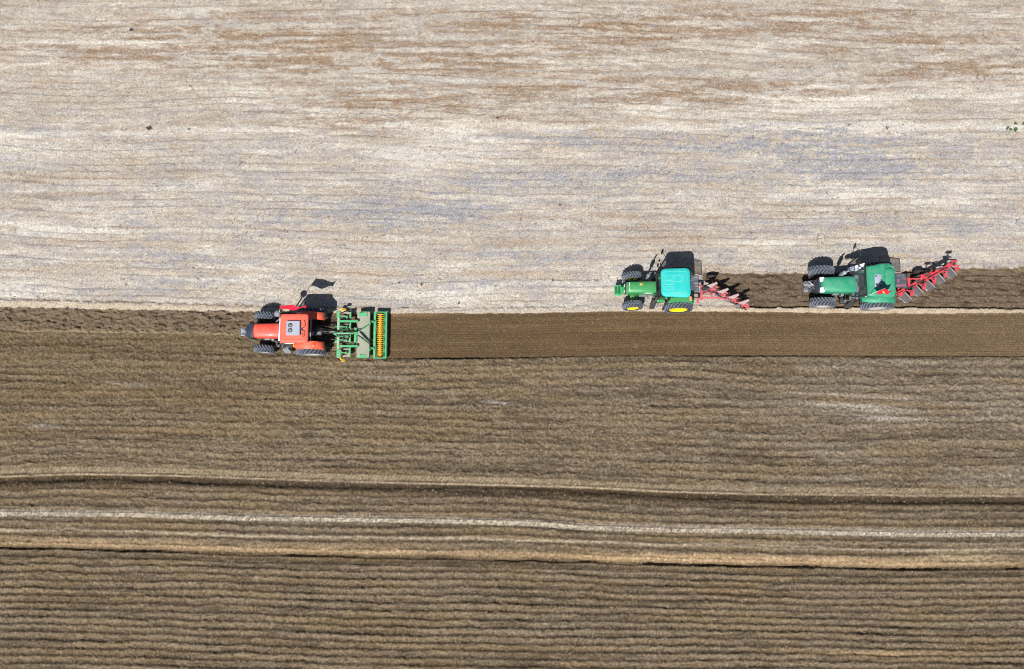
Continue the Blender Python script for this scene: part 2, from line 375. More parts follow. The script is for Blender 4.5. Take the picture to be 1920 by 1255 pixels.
WH = blobs([(840, 275, 110, 45, .8), (1510, 190, 110, 22, .9), (130, 430, 160, 16, .7), (50, 265, 120, 20, .3), (1000, 236, 420, 8, .9), (1650, 238, 330, 8, .9), (300, 250, 300, 8, .5), (1850, 180, 120, 18, .5), (1700, 450, 260, 12, .35), (300, 85, 200, 12, .5), (500, 170, 100, 8, .3), (330, 355, 130, 8, .3),
            (1050, 90, 100, 10, .4), (850, 545, 260, 20, .3), (50, 545, 80, 20, .4), (1130, 535, 100, 30, .35), (1230, 215, 60, 30, .4), (1650, 370, 250, 20, .3), (100, 120, 200, 10, .45), (793, 290, 3, 60, .5), (866, 270, 3, 45, .3), (790, 170, 2, 60, .2)])
pale = cols((.470, .425, .360)); brown = cols((.245, .150, .078)); blue = cols((.255, .265, .31)); white = cols((.64, .60, .53)); tan = cols((.40, .295, .20)); taupe = cols((.29, .235, .185)); lilac = cols((.315, .31, .325))
C = np.broadcast_to(pale, X.shape + (3,)).copy()
C = mix(C, white, np.clip((WH * 2.0 + (str1 - .48) * 2.6) * (.55 + .9 * n1), 0, .95))
C = mix(C, tan, np.clip((fbm(X, Y, 3, .3, 60, 3) - .52) * 2.4, 0, .45) * sst(.3, .7, big + .15))
m1 = fbm(X + Y * .3, Y, .75, .25, 68, 4); m2 = fbm(X, Y, .45, .15, 69, 3); m3 = fbm(X, Y, 1.5, .38, 77, 4)
midz = sst(8, 12, Y) * (1 - sst(17, 21, Y)); north = sst(10, 26, Y); calm = 1 - np.clip(WH, 0, .85)
C = mix(C, taupe, np.clip((m1 - .47) * 3.0 + (m2 - .5) * 1.8, 0, .75) * (.34 + .30 * north) * calm)
C = mix(C, lilac, np.clip((m3 - .48) * 3.2 + (m2 - .5) * 1.2, 0, .7) * (.80 - .4 * north) * calm)
nb = fbm(X, Y, 3.4, .27, 61, 5); nb2 = fbm(X + Y * .5, Y, .5, .16, 64, 2)
C = mix(C, brown, np.clip((BR * 1.35 + .12 + .12 * north) * np.clip((nb - .36) * 2.3 + (nb2 - .5) * 1.0 + (n6 - .5) * .6, 0, 1.1), 0, .78))
nl = fbm(X, Y, 2.2, .24, 62, 4); nl2 = fbm(X, Y, .35, .16, 65, 2)
C = mix(C, blue, np.clip((BL * 1.15 + .12 + .12 * midz) * np.clip((nl - .37) * 3 + (nl2 - .5) * 2.2 + (n6 - .5), 0, 1.3), 0, .72))
C = mix(C, brown * .8, np.clip(line * lw * (.28 + BR * .6), 0, .7) * (0.4 + n3))
C = mix(C, tan * 1.05, np.clip(faint * .5, 0, .5))
spk = noise(X, Y, .11, .09, 66)
C = mix(C, brown * .5, np.clip((spk - .80) * 5, 0, .7) * sst(.35, .65, noise(X, Y, 2.5, .6, 67)))
C = C * (0.86 + .22 * n3[..., None]) * (0.74 + .50 * g2_[..., None]) * (0.92 + .16 * n6[..., None])
C = mix(C, brown * .7, np.clip((gr_ - .93) * 9, 0, .6) * (.3 + .7 * np.clip(nb * 2 - .5, 0, 1)))
C = mix(C, cols((.66, .60, .50)), np.clip((gr_ < .05) * .45, 0, 1))
C = mix(C, brown * .45, np.exp(-((qe2 - .13 + (n1 - .5) * .2) / .07) ** 2) * (.75 - .5 * sst(-16, -6, X)) * sst(.35, .6, n2 + .1))
# tilled
dry = cols((.190, .146, .095)); moist_shade = cols((.060, .042, .025)); tanD = cols((.200, .140, .072)); grey = cols((.250, .215, .175))
D = np.broadcast_to(dry, X.shape + (3,)).copy()
s3 = fbm(X, V, 7, .30, 70, 3); s4 = fbm(X, V, .9, .14, 71, 3)
D = mix(D, moist_shade, np.clip((s3 - .45) * 2.4 + (s4 - .5) * 2.6 + .02, 0, .65))
D = mix(D, tanD, np.clip((fbm(X, V, 4, .5, 72, 3) - .46) * 2.4, 0, .55))
gr = sst(0, 25, X) * (1 - sst(nom[1] - .5, nom[1] + .5, V)) * .6 + .15
D = mix(D, grey, np.clip((fbm(X, V, 5, .5, 73, 3) - .45) * 1.2 * gr + gr * .26, 0, .8))
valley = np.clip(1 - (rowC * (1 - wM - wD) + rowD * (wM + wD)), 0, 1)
D = mix(D, moist_shade, np.clip((valley - .50) * 1.3, 0, .62) * (.55 + .45 * (wM + wD)))  # moist troughs, with furrow shade painted in for contrast
D = mix(D, moist_shade * .8, np.clip(1 - sst(.05, .5, V) - .2, 0, 1) * .3)
leftdark = (1 - sst(-22, -8, X)) * (1 - sst(2, 7, V)) * .35
D = mix(D, tanD * .75, leftdark)
for px, py, rx, ry, a in ((1600, 762, 100, 5, .8), (1640, 770, 60, 4, .5), (1650, 783, 70, 4, .8), (1640, 745, 130, 3, .5), (720, 708, 60, 4, .3), (935, 756, 25, 3, .7), (85, 799, 30, 2.5, .8), (240, 720, 60, 4, .3)):
    bx, by = ground_point(px, py)
    D = mix(D, cols((.42, .38, .33)), np.clip(a * np.exp(-((X - bx) / (rx / 30)) ** 2 - ((Y - by + (X - bx) * .06) / (ry / 30)) ** 2) * (.4 + n1), 0, .9))
# tracks / pale lines
D = mix(D, cols((.31, .245, .16)), t1 * fade1 * .8)
D = mix(D, cols((.40, .31, .21)), (sst(.16, .22, dd1) * (1 - sst(.28, .33, dd1))) * .8)
D = mix(D, moist_shade * .62, (sst(.30, .40, dd1) * (1 - sst(.80, 1.05, dd1))) * (.6 + .35 * n2))
lp = np.clip(slash(X, dd1, .24, .8) * t1 + slash(X, dd4, .21, 1.0) * t4, 0, 1) * mC
D = mix(D, cols((.47, .41, .32)), t2 * np.clip(.30 + .5 * n5 + .4 * n3, 0, 1))
D = mix(D, moist_shade, t2 * (1 - slash(X, dd2, .22, .8)) * .18)
D = mix(D, cols((.36, .32, .27)), sst(-.12, -.02, dd2) * (1 - sst(.02, .08, dd2)) * .6)
wob3 = (noise(X, Y * 0, 3, 1, 74) - .5) * .15
D = mix(D, cols((.38, .315, .225)), np.exp(-((dd3 + wob3) / .09) ** 2) * (.45 + .6 * n1))
tb = sst(-.85, -.40, dd4) * (1 - sst(-.06, .0, dd4))
xo = .35 + .65 * sst(0, 12, X) * (1 - sst(24, 26, X)) * 1.0
D = mix(D, cols((.43, .305, .175)), np.clip(tb * (.40 + .9 * fbm(X, Y, 2.5, .4, 75, 2)) * (.45 + .55 * xo), 0, .9))
D = mix(D, cols((.40, .31, .19)), blobs([(1800, 1047, 60, 14, .8)]) * (.4 + n1) * .8)
D = mix(D, cols((.40, .28, .15)), np.clip(blobs([(1640, 1226, 110, 4, .7)]), 0, .7))
D = mix(D, moist_shade * .7, cut4 * .7)
D = mix(D, moist_shade * .9, np.clip(t1 * fade1 * .6 + t4 - lp, 0, 1) * .5 * mC)
D = D * (0.70 + .52 * n3[..., None]) * (0.45 + 1.10 * g2_[..., None]) * (0.9 + .2 * n6[..., None])
# rolled, rough and ploughed
Rr = mix(np.broadcast_to(cols((.130, .088, .050)), X.shape + (3,)), cols((.175, .124, .070)), np.clip((fbm(X, yrb - Y, 9, .25, 80, 3) - .4) * 2.6, 0, 1))
Rr = mix(Rr, cols((.20, .15, .10)), sst(8, 30, X) * .5)
Rr = mix(Rr, cols((.24, .22, .20)), np.clip((noise(X, Y, .45, .25, 81) - .91) * 6, 0, .5))
Rr = mix(Rr, cols((.26, .18, .11)), np.exp(-((yab - Y - .15) / .10) ** 2) * (1 - sst(-8, -2, X)) * .7)
Rr = mix(Rr, moist_shade * .7, np.exp(-(qe / .07) ** 2) * .8)
Rr = mix(Rr, moist_shade * .75, np.clip(-np.sin((yrb - Y) * 2 * PI / 0.15), 0, 1) * .28 * (.4 + n5))
Rr = Rr * cols((.98, .93, .86)) * (0.84 + .22 * n3[..., None]) * (0.66 + .60 * g2_[..., None])
Rr = mix(Rr, cols((.34, .27, .19)), (gr_ > .99) * .5)
Rr = mix(Rr, moist_shade * .9, (1 - slash(X, Y, .19, .6)) * .28 * sst(.35, .6, fbm(X, Y, 3, .4, 82, 2)))
Bb = mix(np.broadcast_to(cols((.170, .128, .084)), X.shape + (3,)), cols((.105, .073, .045)), np.clip((n1 - .40) * 2.2, 0, .9)) * (0.65 + .35 * n3[..., None] + .35 * g2_[..., None])
Bb = mix(Bb, cols((.33, .26, .16)), np.exp(-((Y - ybb - .04) / .13) ** 2) * .6)
Pp = mix(np.broadcast_to(cols((.138, .100, .067)), X.shape + (3,)), cols((.075, .052, .034)), np.clip((dg2 - .40) * 2.5 * (X > 0), 0, .9)) * (0.65 + .3 * n3[..., None] + .4 * g2_[..., None])
Pp = mix(Pp, cols((.28, .21, .13)), np.exp(-((ypt - Y) / .22) ** 2) * .55 * sst(24, 26, X))
Tt = mix(np.broadcast_to(cols((.54, .46, .355)), X.shape + (3,)), cols((.38, .28, .17)), np.clip(sst(10, 16, X) * .35 + (n2 - .5) * 1.0, 0, 1)) * (0.85 + .3 * n3[..., None])
Tt = mix(Tt, cols((.46, .41, .35)), sst(-9, -6, X) * (1 - sst(6, 10, X)) * .7)
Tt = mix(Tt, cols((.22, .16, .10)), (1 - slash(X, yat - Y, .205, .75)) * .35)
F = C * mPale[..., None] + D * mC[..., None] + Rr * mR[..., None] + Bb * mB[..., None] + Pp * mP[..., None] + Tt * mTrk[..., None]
F = np.clip(F, .01, .85)

ny, nx = X.shape
me = bpy.data.meshes.new('ground')
co = np.stack([X, Y, Z], -1).astype(np.float32).reshape(-1)
me.vertices.add(nx * ny); me.vertices.foreach_set('co', co)
idx = np.arange(nx * ny).reshape(ny, nx)
q = np.stack([idx[:-1, :-1], idx[:-1, 1:], idx[1:, 1:], idx[1:, :-1]], -1).reshape(-1).astype(np.int32)
nf = len(q) // 4
me.loops.add(len(q)); me.loops.foreach_set('vertex_index', q)
me.polygons.add(nf); me.polygons.foreach_set('loop_start', np.arange(0, len(q), 4, dtype=np.int32))
me.polygons.foreach_set('use_smooth', np.ones(nf, dtype=bool))
me.update(calc_edges=True)
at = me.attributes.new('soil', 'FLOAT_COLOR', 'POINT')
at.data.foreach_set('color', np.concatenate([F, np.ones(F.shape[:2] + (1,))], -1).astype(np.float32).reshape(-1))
m, t, p = newmat('field_soil')
a = t.nodes.new('ShaderNodeAttribute'); a.attribute_name = 'soil'
tc = t.nodes.new('ShaderNodeTexCoord')
n = t.nodes.new('ShaderNodeTexNoise'); n.inputs['Scale'].default_value = 11; n.inputs['Detail'].default_value = 6; n.inputs['Roughness'].default_value = .7
t.links.new(tc.outputs['Object'], n.inputs['Vector'])
mr = t.nodes.new('ShaderNodeMapRange'); mr.inputs[1].default_value = .3; mr.inputs[2].default_value = .7; mr.inputs[3].default_value = .60; mr.inputs[4].default_value = 1.40
t.links.new(n.outputs[0], mr.inputs[0])
vm = t.nodes.new('ShaderNodeVectorMath'); vm.operation = 'SCALE'; t.links.new(a.outputs['Color'], vm.inputs[0]); t.links.new(mr.outputs[0], vm.inputs['Scale'])
t.links.new(vm.outputs[0], p.inputs['Base Color'])
bp = t.nodes.new('ShaderNodeBump'); bp.inputs['Strength'].default_value = 1.0; bp.inputs['Distance'].default_value = 0.06
t.links.new(n.outputs[0], bp.inputs['Height']); t.links.new(bp.outputs[0], p.inputs['Normal'])
p.inputs['Roughness'].default_value = 0.95; p.inputs['Specular IOR Level'].default_value = 0.15
me.materials.append(m)
gr_o = bpy.data.objects.new('ground', me); COL.objects.link(gr_o)
tag(gr_o, 'farm field seen from above, pale stubble to the north and brown tilled rows to the south', 'ground', kind='structure')
def gh(x, y):
    i = int(np.clip(np.searchsorted(gx, x), 1, nx - 1)); j = int(np.clip(np.searchsorted(gy, y), 1, ny - 1)); return float(Z[j, i])

# loose clods and straw, uncountable
def scatter(name, n, region, rmin, rmax, mat, label, cat, flatten=.6, seed=1):
    rng = np.random.default_rng(seed)
    ico = [(0, 0, 1), (.9, 0, .4), (.28, .85, .45), (-.72, .53, .45), (-.72, -.53, .4), (.28, -.85, .45), (.6, .5, -.5), (-.4, .7, -.5), (-.8, -.1, -.5), (0, -.8, -.5)]
    fc = [(0, 1, 2), (0, 2, 3), (0, 3, 4), (0, 4, 5), (0, 5, 1), (1, 6, 2), (2, 6, 7), (2, 7, 3), (3, 7, 8), (3, 8, 4), (4, 8, 9), (4, 9, 5), (5, 9, 1), (1, 9, 6)]
    vs = []; fs = []
    k = 0
    while k < n:
        x, y = region(rng)
        if x is None: continue
        r = rmin + (rmax - rmin) * rng.random() ** 3; b = len(vs); a_ = rng.random() * 6.28
        z0 = gh(x, y)
        for c in ico:
            jx = 1 + .35 * (rng.random() - .5)
            cx = c[0] * math.cos(a_) - c[1] * math.sin(a_); cy = c[0] * math.sin(a_) + c[1] * math.cos(a_)
            vs.append((x + cx * r * jx, y + cy * r * jx * .8, z0 + r * flatten * (c[2] * jx + .25)))
        fs += [tuple(b + i for i in f) for f in fc]; k += 1
    me = bpy.data.meshes.new(name); me.from_pydata(vs, [], fs); me.materials.append(mat)
    o = bpy.data.objects.new(name, me); COL.objects.link(o); tag(o, label, cat, kind='stuff'); return o
def atv(arr, x, y):
    return arr[int(np.clip(np.searchsorted(gy, y), 0, ny - 1)), int(np.clip(np.searchsorted(gx, x), 0, nx - 1))]
def reg_till(rng):
    x = rng.uniform(-34, 34); y = rng.uniform(-15.5, 10)
    wgt = (atv(mC, x, y) * .35) * (atv(flat, x, y) < .1) * (atv(tb, x, y) < .2) + atv(mB, x, y) + atv(mP, x, y)
    return (x, y) if rng.random() < wgt else (None, None)
def reg_pale(rng):
    x = rng.uniform(-34, 34); y = rng.uniform(6, 29)
    return (x, y) if rng.random() < atv(mPale, x, y) * (.25 + .75 * (atv(str1, x, y) > .5)) else (None, None)
M['clod'] = paint('soil_clod', (.15, .112, .075), .95, dust=.8, dustcol=(.24, .19, .135), scale=2)
M['pclod'] = paint('dry_clod', (.30, .25, .20), .95, dust=.8, dustcol=(.42, .36, .30), scale=2)
M['straw'] = paint('straw', (.62, .50, .33), .8, dust=.5, dustcol=(.75, .68, .55), scale=1)
scatter('soil_clods', 14000, reg_till, .03, .085, M['clod'], 'loose brown clods scattered over the tilled and ploughed soil', 'clods', seed=3)
scatter('dry_clods', 4500, reg_pale, .02, .07, M['pclod'], 'small dry clods scattered over the pale stubble', 'clods', seed=4)
rng = np.random.default_rng(9); vs = []; fs = []
for k in range(5200):
    x = rng.uniform(-34, 34); y = rng.uniform(7, 29)
    if k % 3 == 0:
        cc = (int(rng.integers(0, 60)) * 1.13, int(rng.integers(0, 24)) * .93); x = -34 + cc[0] + rng.normal(0, .35); y = 8 + cc[1] + rng.normal(0, .2)
    if atv(mPale, x, y) < .5: continue
    L = rng.uniform(.06, .22) * (2.2 if rng.random() < .01 else 1); a_ = rng.normal(0, .9) if rng.random() < .6 else rng.uniform(0, 3.1)
    dx, dy = math.cos(a_) * L / 2, math.sin(a_) * L / 2; wx, wy = -math.sin(a_) * .009, math.cos(a_) * .009; z = gh(x, y) + .015; b = len(vs)
    for sx in (-1, 1):
        vs += [(x + sx * dx + wx, y + sx * dy + wy, z), (x + sx * dx - wx, y + sx * dy - wy, z), (x + sx * dx, y + sx * dy, z + .016)]
    fs += [(b, b + 3, b + 4, b + 1), (b + 1, b + 4, b + 5, b + 2), (b + 2, b + 5, b + 3, b), (b, b + 1, b + 2), (b + 3, b + 5, b + 4)]
me = bpy.data.meshes.new('straw'); me.from_pydata(vs, [], fs); me.materials.append(M['straw'])
o = bpy.data.objects.new('straw', me); COL.objects.link(o); tag(o, 'loose straw bits littering the pale stubble', 'straw', kind='stuff')

# ------------------------------------------------------------------ wheels
def wheel(parent, x, y, R, w_, rr, rimmat, side, nl=22, side_dust=False, yaw=0.0):
    hw0 = w_ * .24
    h = MB(); h.lathe([(-.10 * side, .001), (-.10 * side, rr * .45), (hw0 * side, rr * .42), (hw0 * side * 1.15, rr * .22), (hw0 * side * 1.2, .001)], n=20)
    for k in range(8):
        a = k * PI / 4; h.lathe([(hw0 * side, .018), (hw0 * 1.2 * side, .018)], c=(rr * .33 * math.cos(a), 0, rr * .33 * math.sin(a)), n=6)
    wo = h.build('wheel', rimmat, parent, loc=(x, y, R)); wo.rotation_euler.z = yaw
    hw = w_ / 2; prof = [(-hw * .72, rr), (-hw * .93, rr + (R - rr) * .25), (-hw, rr + (R - rr) * .55), (-hw * .95, R - .09), (-hw * .80, R - .05), (0, R - .04), (hw * .80, R - .05), (hw * .95, R - .09), (hw, rr + (R - rr) * .55), (hw * .93, rr + (R - rr) * .25), (hw * .72, rr), (hw * .6, rr * .96), (-hw * .6, rr * .96)]
    tb_ = MB(); tb_.lathe([(a_, r_ - (.015 if r_ > R - .1 else 0)) for a_, r_ in prof], n=48, closed=True); nbase = len(tb_.f)
    for sgn in (-1, 1):
        for k in range(nl):
            a0 = 2 * PI * (k + (0.5 if sgn > 0 else 0)) / nl
            rings = []
            for yy, rad, da in ((-.02 * sgn, R + .005, 0.0), (hw * .55 * sgn, R, .55), (hw * 1.0 * sgn, R - .02, .85), (hw * 1.03 * sgn, R - .13, .92)):
                a_ = a0 - da * (2.2 * PI / nl) * 1.0; hd = .034 / R
                base = rad - .07
                rings.append([(math.cos(a_ - hd * 1.4) * base, yy, math.sin(a_ - hd * 1.4) * base), (math.cos(a_ - hd) * rad, yy, math.sin(a_ - hd) * rad), (math.cos(a_ + hd) * rad, yy, math.sin(a_ + hd) * rad), (math.cos(a_ + hd * 1.4) * base, yy, math.sin(a_ + hd * 1.4) * base)])
            tb_.loft(rings)
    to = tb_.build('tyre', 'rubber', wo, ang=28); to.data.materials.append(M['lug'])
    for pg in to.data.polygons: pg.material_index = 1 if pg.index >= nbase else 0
    if side_dust:
        sd = MB(); sd.lathe([(side * hw * .935, rr * 1.04), (side * (hw * .955 + .004), rr + (R - rr) * .25), (side * (hw + .006), rr + (R - rr) * .55), (side * (hw + .0), R - .12), (side * (hw - .03), R - .12), (side * (hw - .05), rr * 1.04)], n=48, closed=True)
        sd.build('sidewall', 'sidewall', wo)
    rm = MB(); rm.lathe([(side * hw * .80, rr * 1.02), (side * hw * .90, rr * 1.0), (side * hw * .84, rr * .92), (side * hw * .60, rr * .80), (side * hw * .45, rr * .40), (side * .02, rr * .38), (side * .05, rr * .86), (-side * hw * .6, rr * .94), (-side * hw * .7, rr * .99)], n=40, closed=True)
    rm.build('rim', rimmat, wo)
    return wo

def fender(parent, xc, zc, R, y0, y1, a0, a1, mat, lip=.05, flat=None):
    m_ = MB(); n = 12; poly = []
    for k in range(n + 1):
        a = math.radians(a0 + (a1 - a0) * k / n); poly.append((xc + R * math.cos(a), zc + R * math.sin(a)))
    inn = [(xc + (R - .035) * math.cos(math.radians(a0 + (a1 - a0) * k / n)), zc + (R - .035) * math.sin(math.radians(a0 + (a1 - a0) * k / n))) for k in range(n, -1, -1)]
    yo = y1 if abs(y1) > abs(y0) else y0; s = 1 if yo > 0 else -1
    rings = []
    for yy, dr in ((y0 if yo == y1 else y1, 0), (yo - s * .07, 0), (yo - s * .02, -.02), (yo, -.07)):
        rings.append([(xc + (R + dr) * math.cos(math.radians(a0 + (a1 - a0) * k / n)), yy, zc + (R + dr) * math.sin(math.radians(a0 + (a1 - a0) * k / n))) for k in range(n + 1)] +
                     [(xc + (R + dr - .035) * math.cos(math.radians(a0 + (a1 - a0) * k / n)), yy, zc + (R + dr - .035) * math.sin(math.radians(a0 + (a1 - a0) * k / n))) for k in range(n, -1, -1)])
    m_.loft(rings)
    return m_.build('fender', mat, parent, ang=40)

def hood(parent, x0, x1, w_, ztop, zbot, mat, slope=.12, nose=.18, crown=.10, taper=.93):
    "lofted bonnet from the cab (x0) to the nose (x1)"
    rings = []
    L = x1 - x0
    for f in (0, .02, .5, .85, 1 - nose * .55 / L, 1 - nose * .2 / L, 1):
        x = x0 + L * f
        e = 0 if f < .86 else (x - (x1 - nose)) / nose
        e = max(0, e)
        ww = w_ * (1 - (1 - taper) * f) * (1 - .22 * e ** 2.2); zt = ztop - slope * f - .17 * e ** 2.2
        if f == 0: zt -= .02; ww -= .04
        hw = ww / 2
        ring = [(x, -hw, zbot), (x, -hw, zt - .30), (x, -hw * .99, zt - .17), (x, -hw * .93, zt - .075), (x, -hw * .80, zt - .025), (x, -hw * .45, zt - .005 + crown * .1), (x, 0, zt + crown * .14),
                (x, hw * .45, zt - .005 + crown * .1), (x, hw * .80, zt - .025), (x, hw * .93, zt - .075), (x, hw * .99, zt - .17), (x, hw, zt - .30), (x, hw, zbot)]
        rings.append(ring)
    b = MB(); b.loft(rings)
    return b.build('hood', mat, parent, ang=50)

def roof(parent, xc, z, lx, wy, mat, th=.20, r=.22, taper=.0, crown=.05, name='roof', front_narrow=0.0):
    rings = []
    for dz, s, in ((0, -.10), (.03, -.02), (.09, 0), (th - .06, -.005), (th - .02, -.04), (th, -.10), (th + crown * .6, -.35), (th + crown, -.9)):
        pts = rrect(lx + s, wy + s, max(.05, r + s * .3))
        rings.append([(xc + x, y * (1 - front_narrow * (x / lx + .5)), z + dz) for x, y in pts])
    b = MB(); b.loft(rings)
    return b.build(name, mat, parent, ang=45)

def cab(parent, xb, xf, wb, zb, zt, xtb, xtf, wt, pmat, rear_open=None, glass='glass'):
    "xb/xf base rear/front, xtb/xtf top; returns pillars"
    B = {('r', s): Vector((xb, s * wb / 2, zb)) for s in (-1, 1)}; B.update({('f', s): Vector((xf, s * wb / 2, zb)) for s in (-1, 1)})
    T = {('r', s): Vector((xtb, s * wt / 2, zt)) for s in (-1, 1)}; T.update({('f', s): Vector((xtf, s * wt / 2, zt)) for s in (-1, 1)})
    fr = MB()
    for k in B: fr.bar(B[k], T[k], .07, .07)
    for s in (-1, 1):
        mb = B[('r', s)].lerp(B[('f', s)], .45); mt = T[('r', s)].lerp(T[('f', s)], .45); fr.bar(mb, mt, .06, .06)
        fr.bar(B[('r', s)], B[('f', s)], .07, .07); fr.bar(T[('r', s)], T[('f', s)], .07, .07)
    for e in 'rf': fr.bar(B[(e, -1)], B[(e, 1)], .07, .07); fr.bar(T[(e, -1)], T[(e, 1)], .07, .07)
    fr.build('cab_frame', pmat, parent)
    def pane(name, a, b, c, d):
        cx = (a + b + c + d) / 4
        q_ = [v + (cx - v) * .05 for v in (a, b, c, d)]
        g = MB(); g.quadplate(q_, .012); return g.build(name, glass, parent)
    pane('windshield', B[('f', -1)], B[('f', 1)], T[('f', 1)], T[('f', -1)])
    for s in (-1, 1): pane('side_window', B[('r', s)], B[('f', s)], T[('f', s)], T[('r', s)])
    if rear_open is None: pane('rear_window', B[('r', -1)], B[('r', 1)], T[('r', 1)], T[('r', -1)])
    else:
        x0, x1, y0, y1, z0, z1 = rear_open
        f_ = MB(); f_.quadplate([(x0, y0, z0), (x1, y0, z1), (x1, y1, z1), (x0, y1, z0)], .015)
        rw = f_.build('rear_window', 'tint', parent)
        e_ = MB()
        P = [(x0, y0, z0), (x1, y0, z1), (x1, y1, z1), (x0, y1, z0)]
        for i in range(4): e_.bar(P[i], P[(i + 1) % 4], .03, .03)
        e_.build('window_frame', 'black', rw)
    lo = MB(); lo.box(((xb + xf) / 2, 0, zb - .30), (xf - xb, wb * .96, .56), b=.05); lo.build('cab_body', 'dark', parent)
    st = MB(); st.box((xb + .45, 0, zb + .12), (.48, .5, .16), b=.05); st.box((xb + .22, 0, zb + .45), (.12, .46, .6), b=.05); st.build('seat', 'black', parent)
    sw = MB()
    c = Vector((xf - .42, 0, zb + .42)); n_ = Vector((-.5, 0, .86)).normalized(); u = n_.orthogonal().normalized(); v_ = n_.cross(u)
    sw.tube([c + .2 * (math.cos(k * PI / 8) * u + math.sin(k * PI / 8) * v_) for k in range(17)], .015, 6); sw.tube([c, c - n_ * .5], .03, 6)
    sw.tube([c + .2 * u, c - .2 * u], .012, 5); sw.build('steering_wheel', 'black', parent)

def chassis(parent, xr, xf, Rr, Rf, tr, tf, mat='dark'):
    b = MB(); b.box(((xr + xf) / 2 - .1, 0, .85), (xf - xr + .5, .42, .50), b=.06); b.box((xf + .1, 0, .95), (1.1, .5, .4), b=.05)
    b.box((xr + .1, 0, .95), (.9, .62, .66), b=.08)
    b.build('chassis', mat, parent)
    a = MB(); a.tube([(xr, -tr, Rr), (xr, tr, Rr)], .13, 12); a.lathe([(-.3, .2), (-.24, .25), (.24, .25), (.3, .2)], c=(xr, 0, Rr)); a.build('rear_axle', mat, parent)
    a = MB(); a.tube([(xf, -tf, Rf), (xf, tf, Rf)], .09, 10); a.box((xf, 0, Rf + .02), (.3, .9, .22), b=.05)
    for s in (-1, 1): a.tube([(xf, s * (tf - .2), Rf), (xf, s * (tf - .12), Rf)], .17, 12); a.tube([(xf - .22, 0, Rf + .08), (xf - .22, s * (tf - .15), Rf + .02)], .025, 6)
    a.build('front_axle', mat, parent)

def hitch(parent, xe, ye=.44, ze=.6, mat='dark'):
    for s in (-1, 1):
        h = MB(); h.bar((-.25, s * .32, .62), (xe, s * ye, ze), .06, .09)
        h.tube([(-.35, s * .35, 1.25), (-.75, s * .38, .68)], .025, 6); h.bar((-.15, s * .2, 1.3), (-.5, s * .36, 1.28), .06, .07)
        h.tube([(-.38, s * .36, 1.28), (-.7, s * .40, .70)], .035, 8); h.build('lower_link', mat, parent)
    h = MB(); h.tube([(-.35, 0, 1.12), (-.6, 0, 1.12)], .05, 8); h.tube([(-.55, 0, 1.12), (xe + .02, 0, 1.14)], .028, 8); h.build('top_link', 'steel', parent)
    h = MB()
    for k in range(6):
        y = -.18 + k * .07; h.tube([(-.15, y, 1.35), (-.45, y * 1.3, 1.5 - .05 * (k % 3)), (-.8, y * .9, 1.25), (xe, y * .5, 1.1)], .012, 5)
    h.build('hydraulic_hose', 'black', parent)
    b = MB(); b.box((-.45, 0, 1.0), (.35, .5, .35), b=.05); b.tube([(-.55, 0, .55), (xe + .1, 0, .55)], .05, 10); b.lathe([(-.12, .05), (-.1, .08), (.1, .08), (.12, .05)], c=(-.75, 0, .55), axis='x', n=12); b.build('drawbar', 'grey', parent)

def mirror(parent, base, arm, face, w_=.24, h_=.38, mat='black'):
    m_ = MB(); m_.tube([base, arm], .018, 6); m_.tube([arm, (arm[0], arm[1], arm[2] - .3)], .014, 6)
    o = m_.build('mirror', mat, parent)
    f_ = MB(); f_.box((arm[0], arm[1] + face * w_ / 2, arm[2] - .1), (.08, w_, h_), b=.03); f_.build('mirror_housing', 'black', o)
    g = MB(); g.box((arm[0] - .044, arm[1] + face * w_ / 2, arm[2] - .1), (.006, w_ * .8, h_ * .85)); g.build('mirror_glass', 'chrome', o)
    return o

def steps(parent, x, y, s, mat='dark', n=3, w_=.38):
    b = MB()
    for k in range(n): b.box((x, y + s * .05 * (n - k), .45 + k * .28), (w_, .22, .03))
    for e in (-1, 1): b.bar((x + e * w_ / 2, y + s * .14, .42), (x + e * w_ / 2, y, .5 + n * .28), .025, .05)
    b.build('step', mat, parent)

def text_mesh(s_, size, mat, parent, loc, rot, name='lettering'):
    c = bpy.data.curves.new(name, 'FONT'); c.body = s_; c.size = size; c.extrude = .002; c.align_x = 'CENTER'; c.align_y = 'CENTER'
    o = bpy.data.objects.new(name, c); COL.objects.link(o); dg_ = bpy.context.evaluated_depsgraph_get(); me_ = bpy.data.meshes.new_from_object(o.evaluated_get(dg_))
    bpy.data.objects.remove(o); o = bpy.data.objects.new(name, me_); COL.objects.link(o); me_.materials.clear(); me_.materials.append(M[mat]); o.parent = parent; o.location = loc; o.rotation_euler = rot
    return o

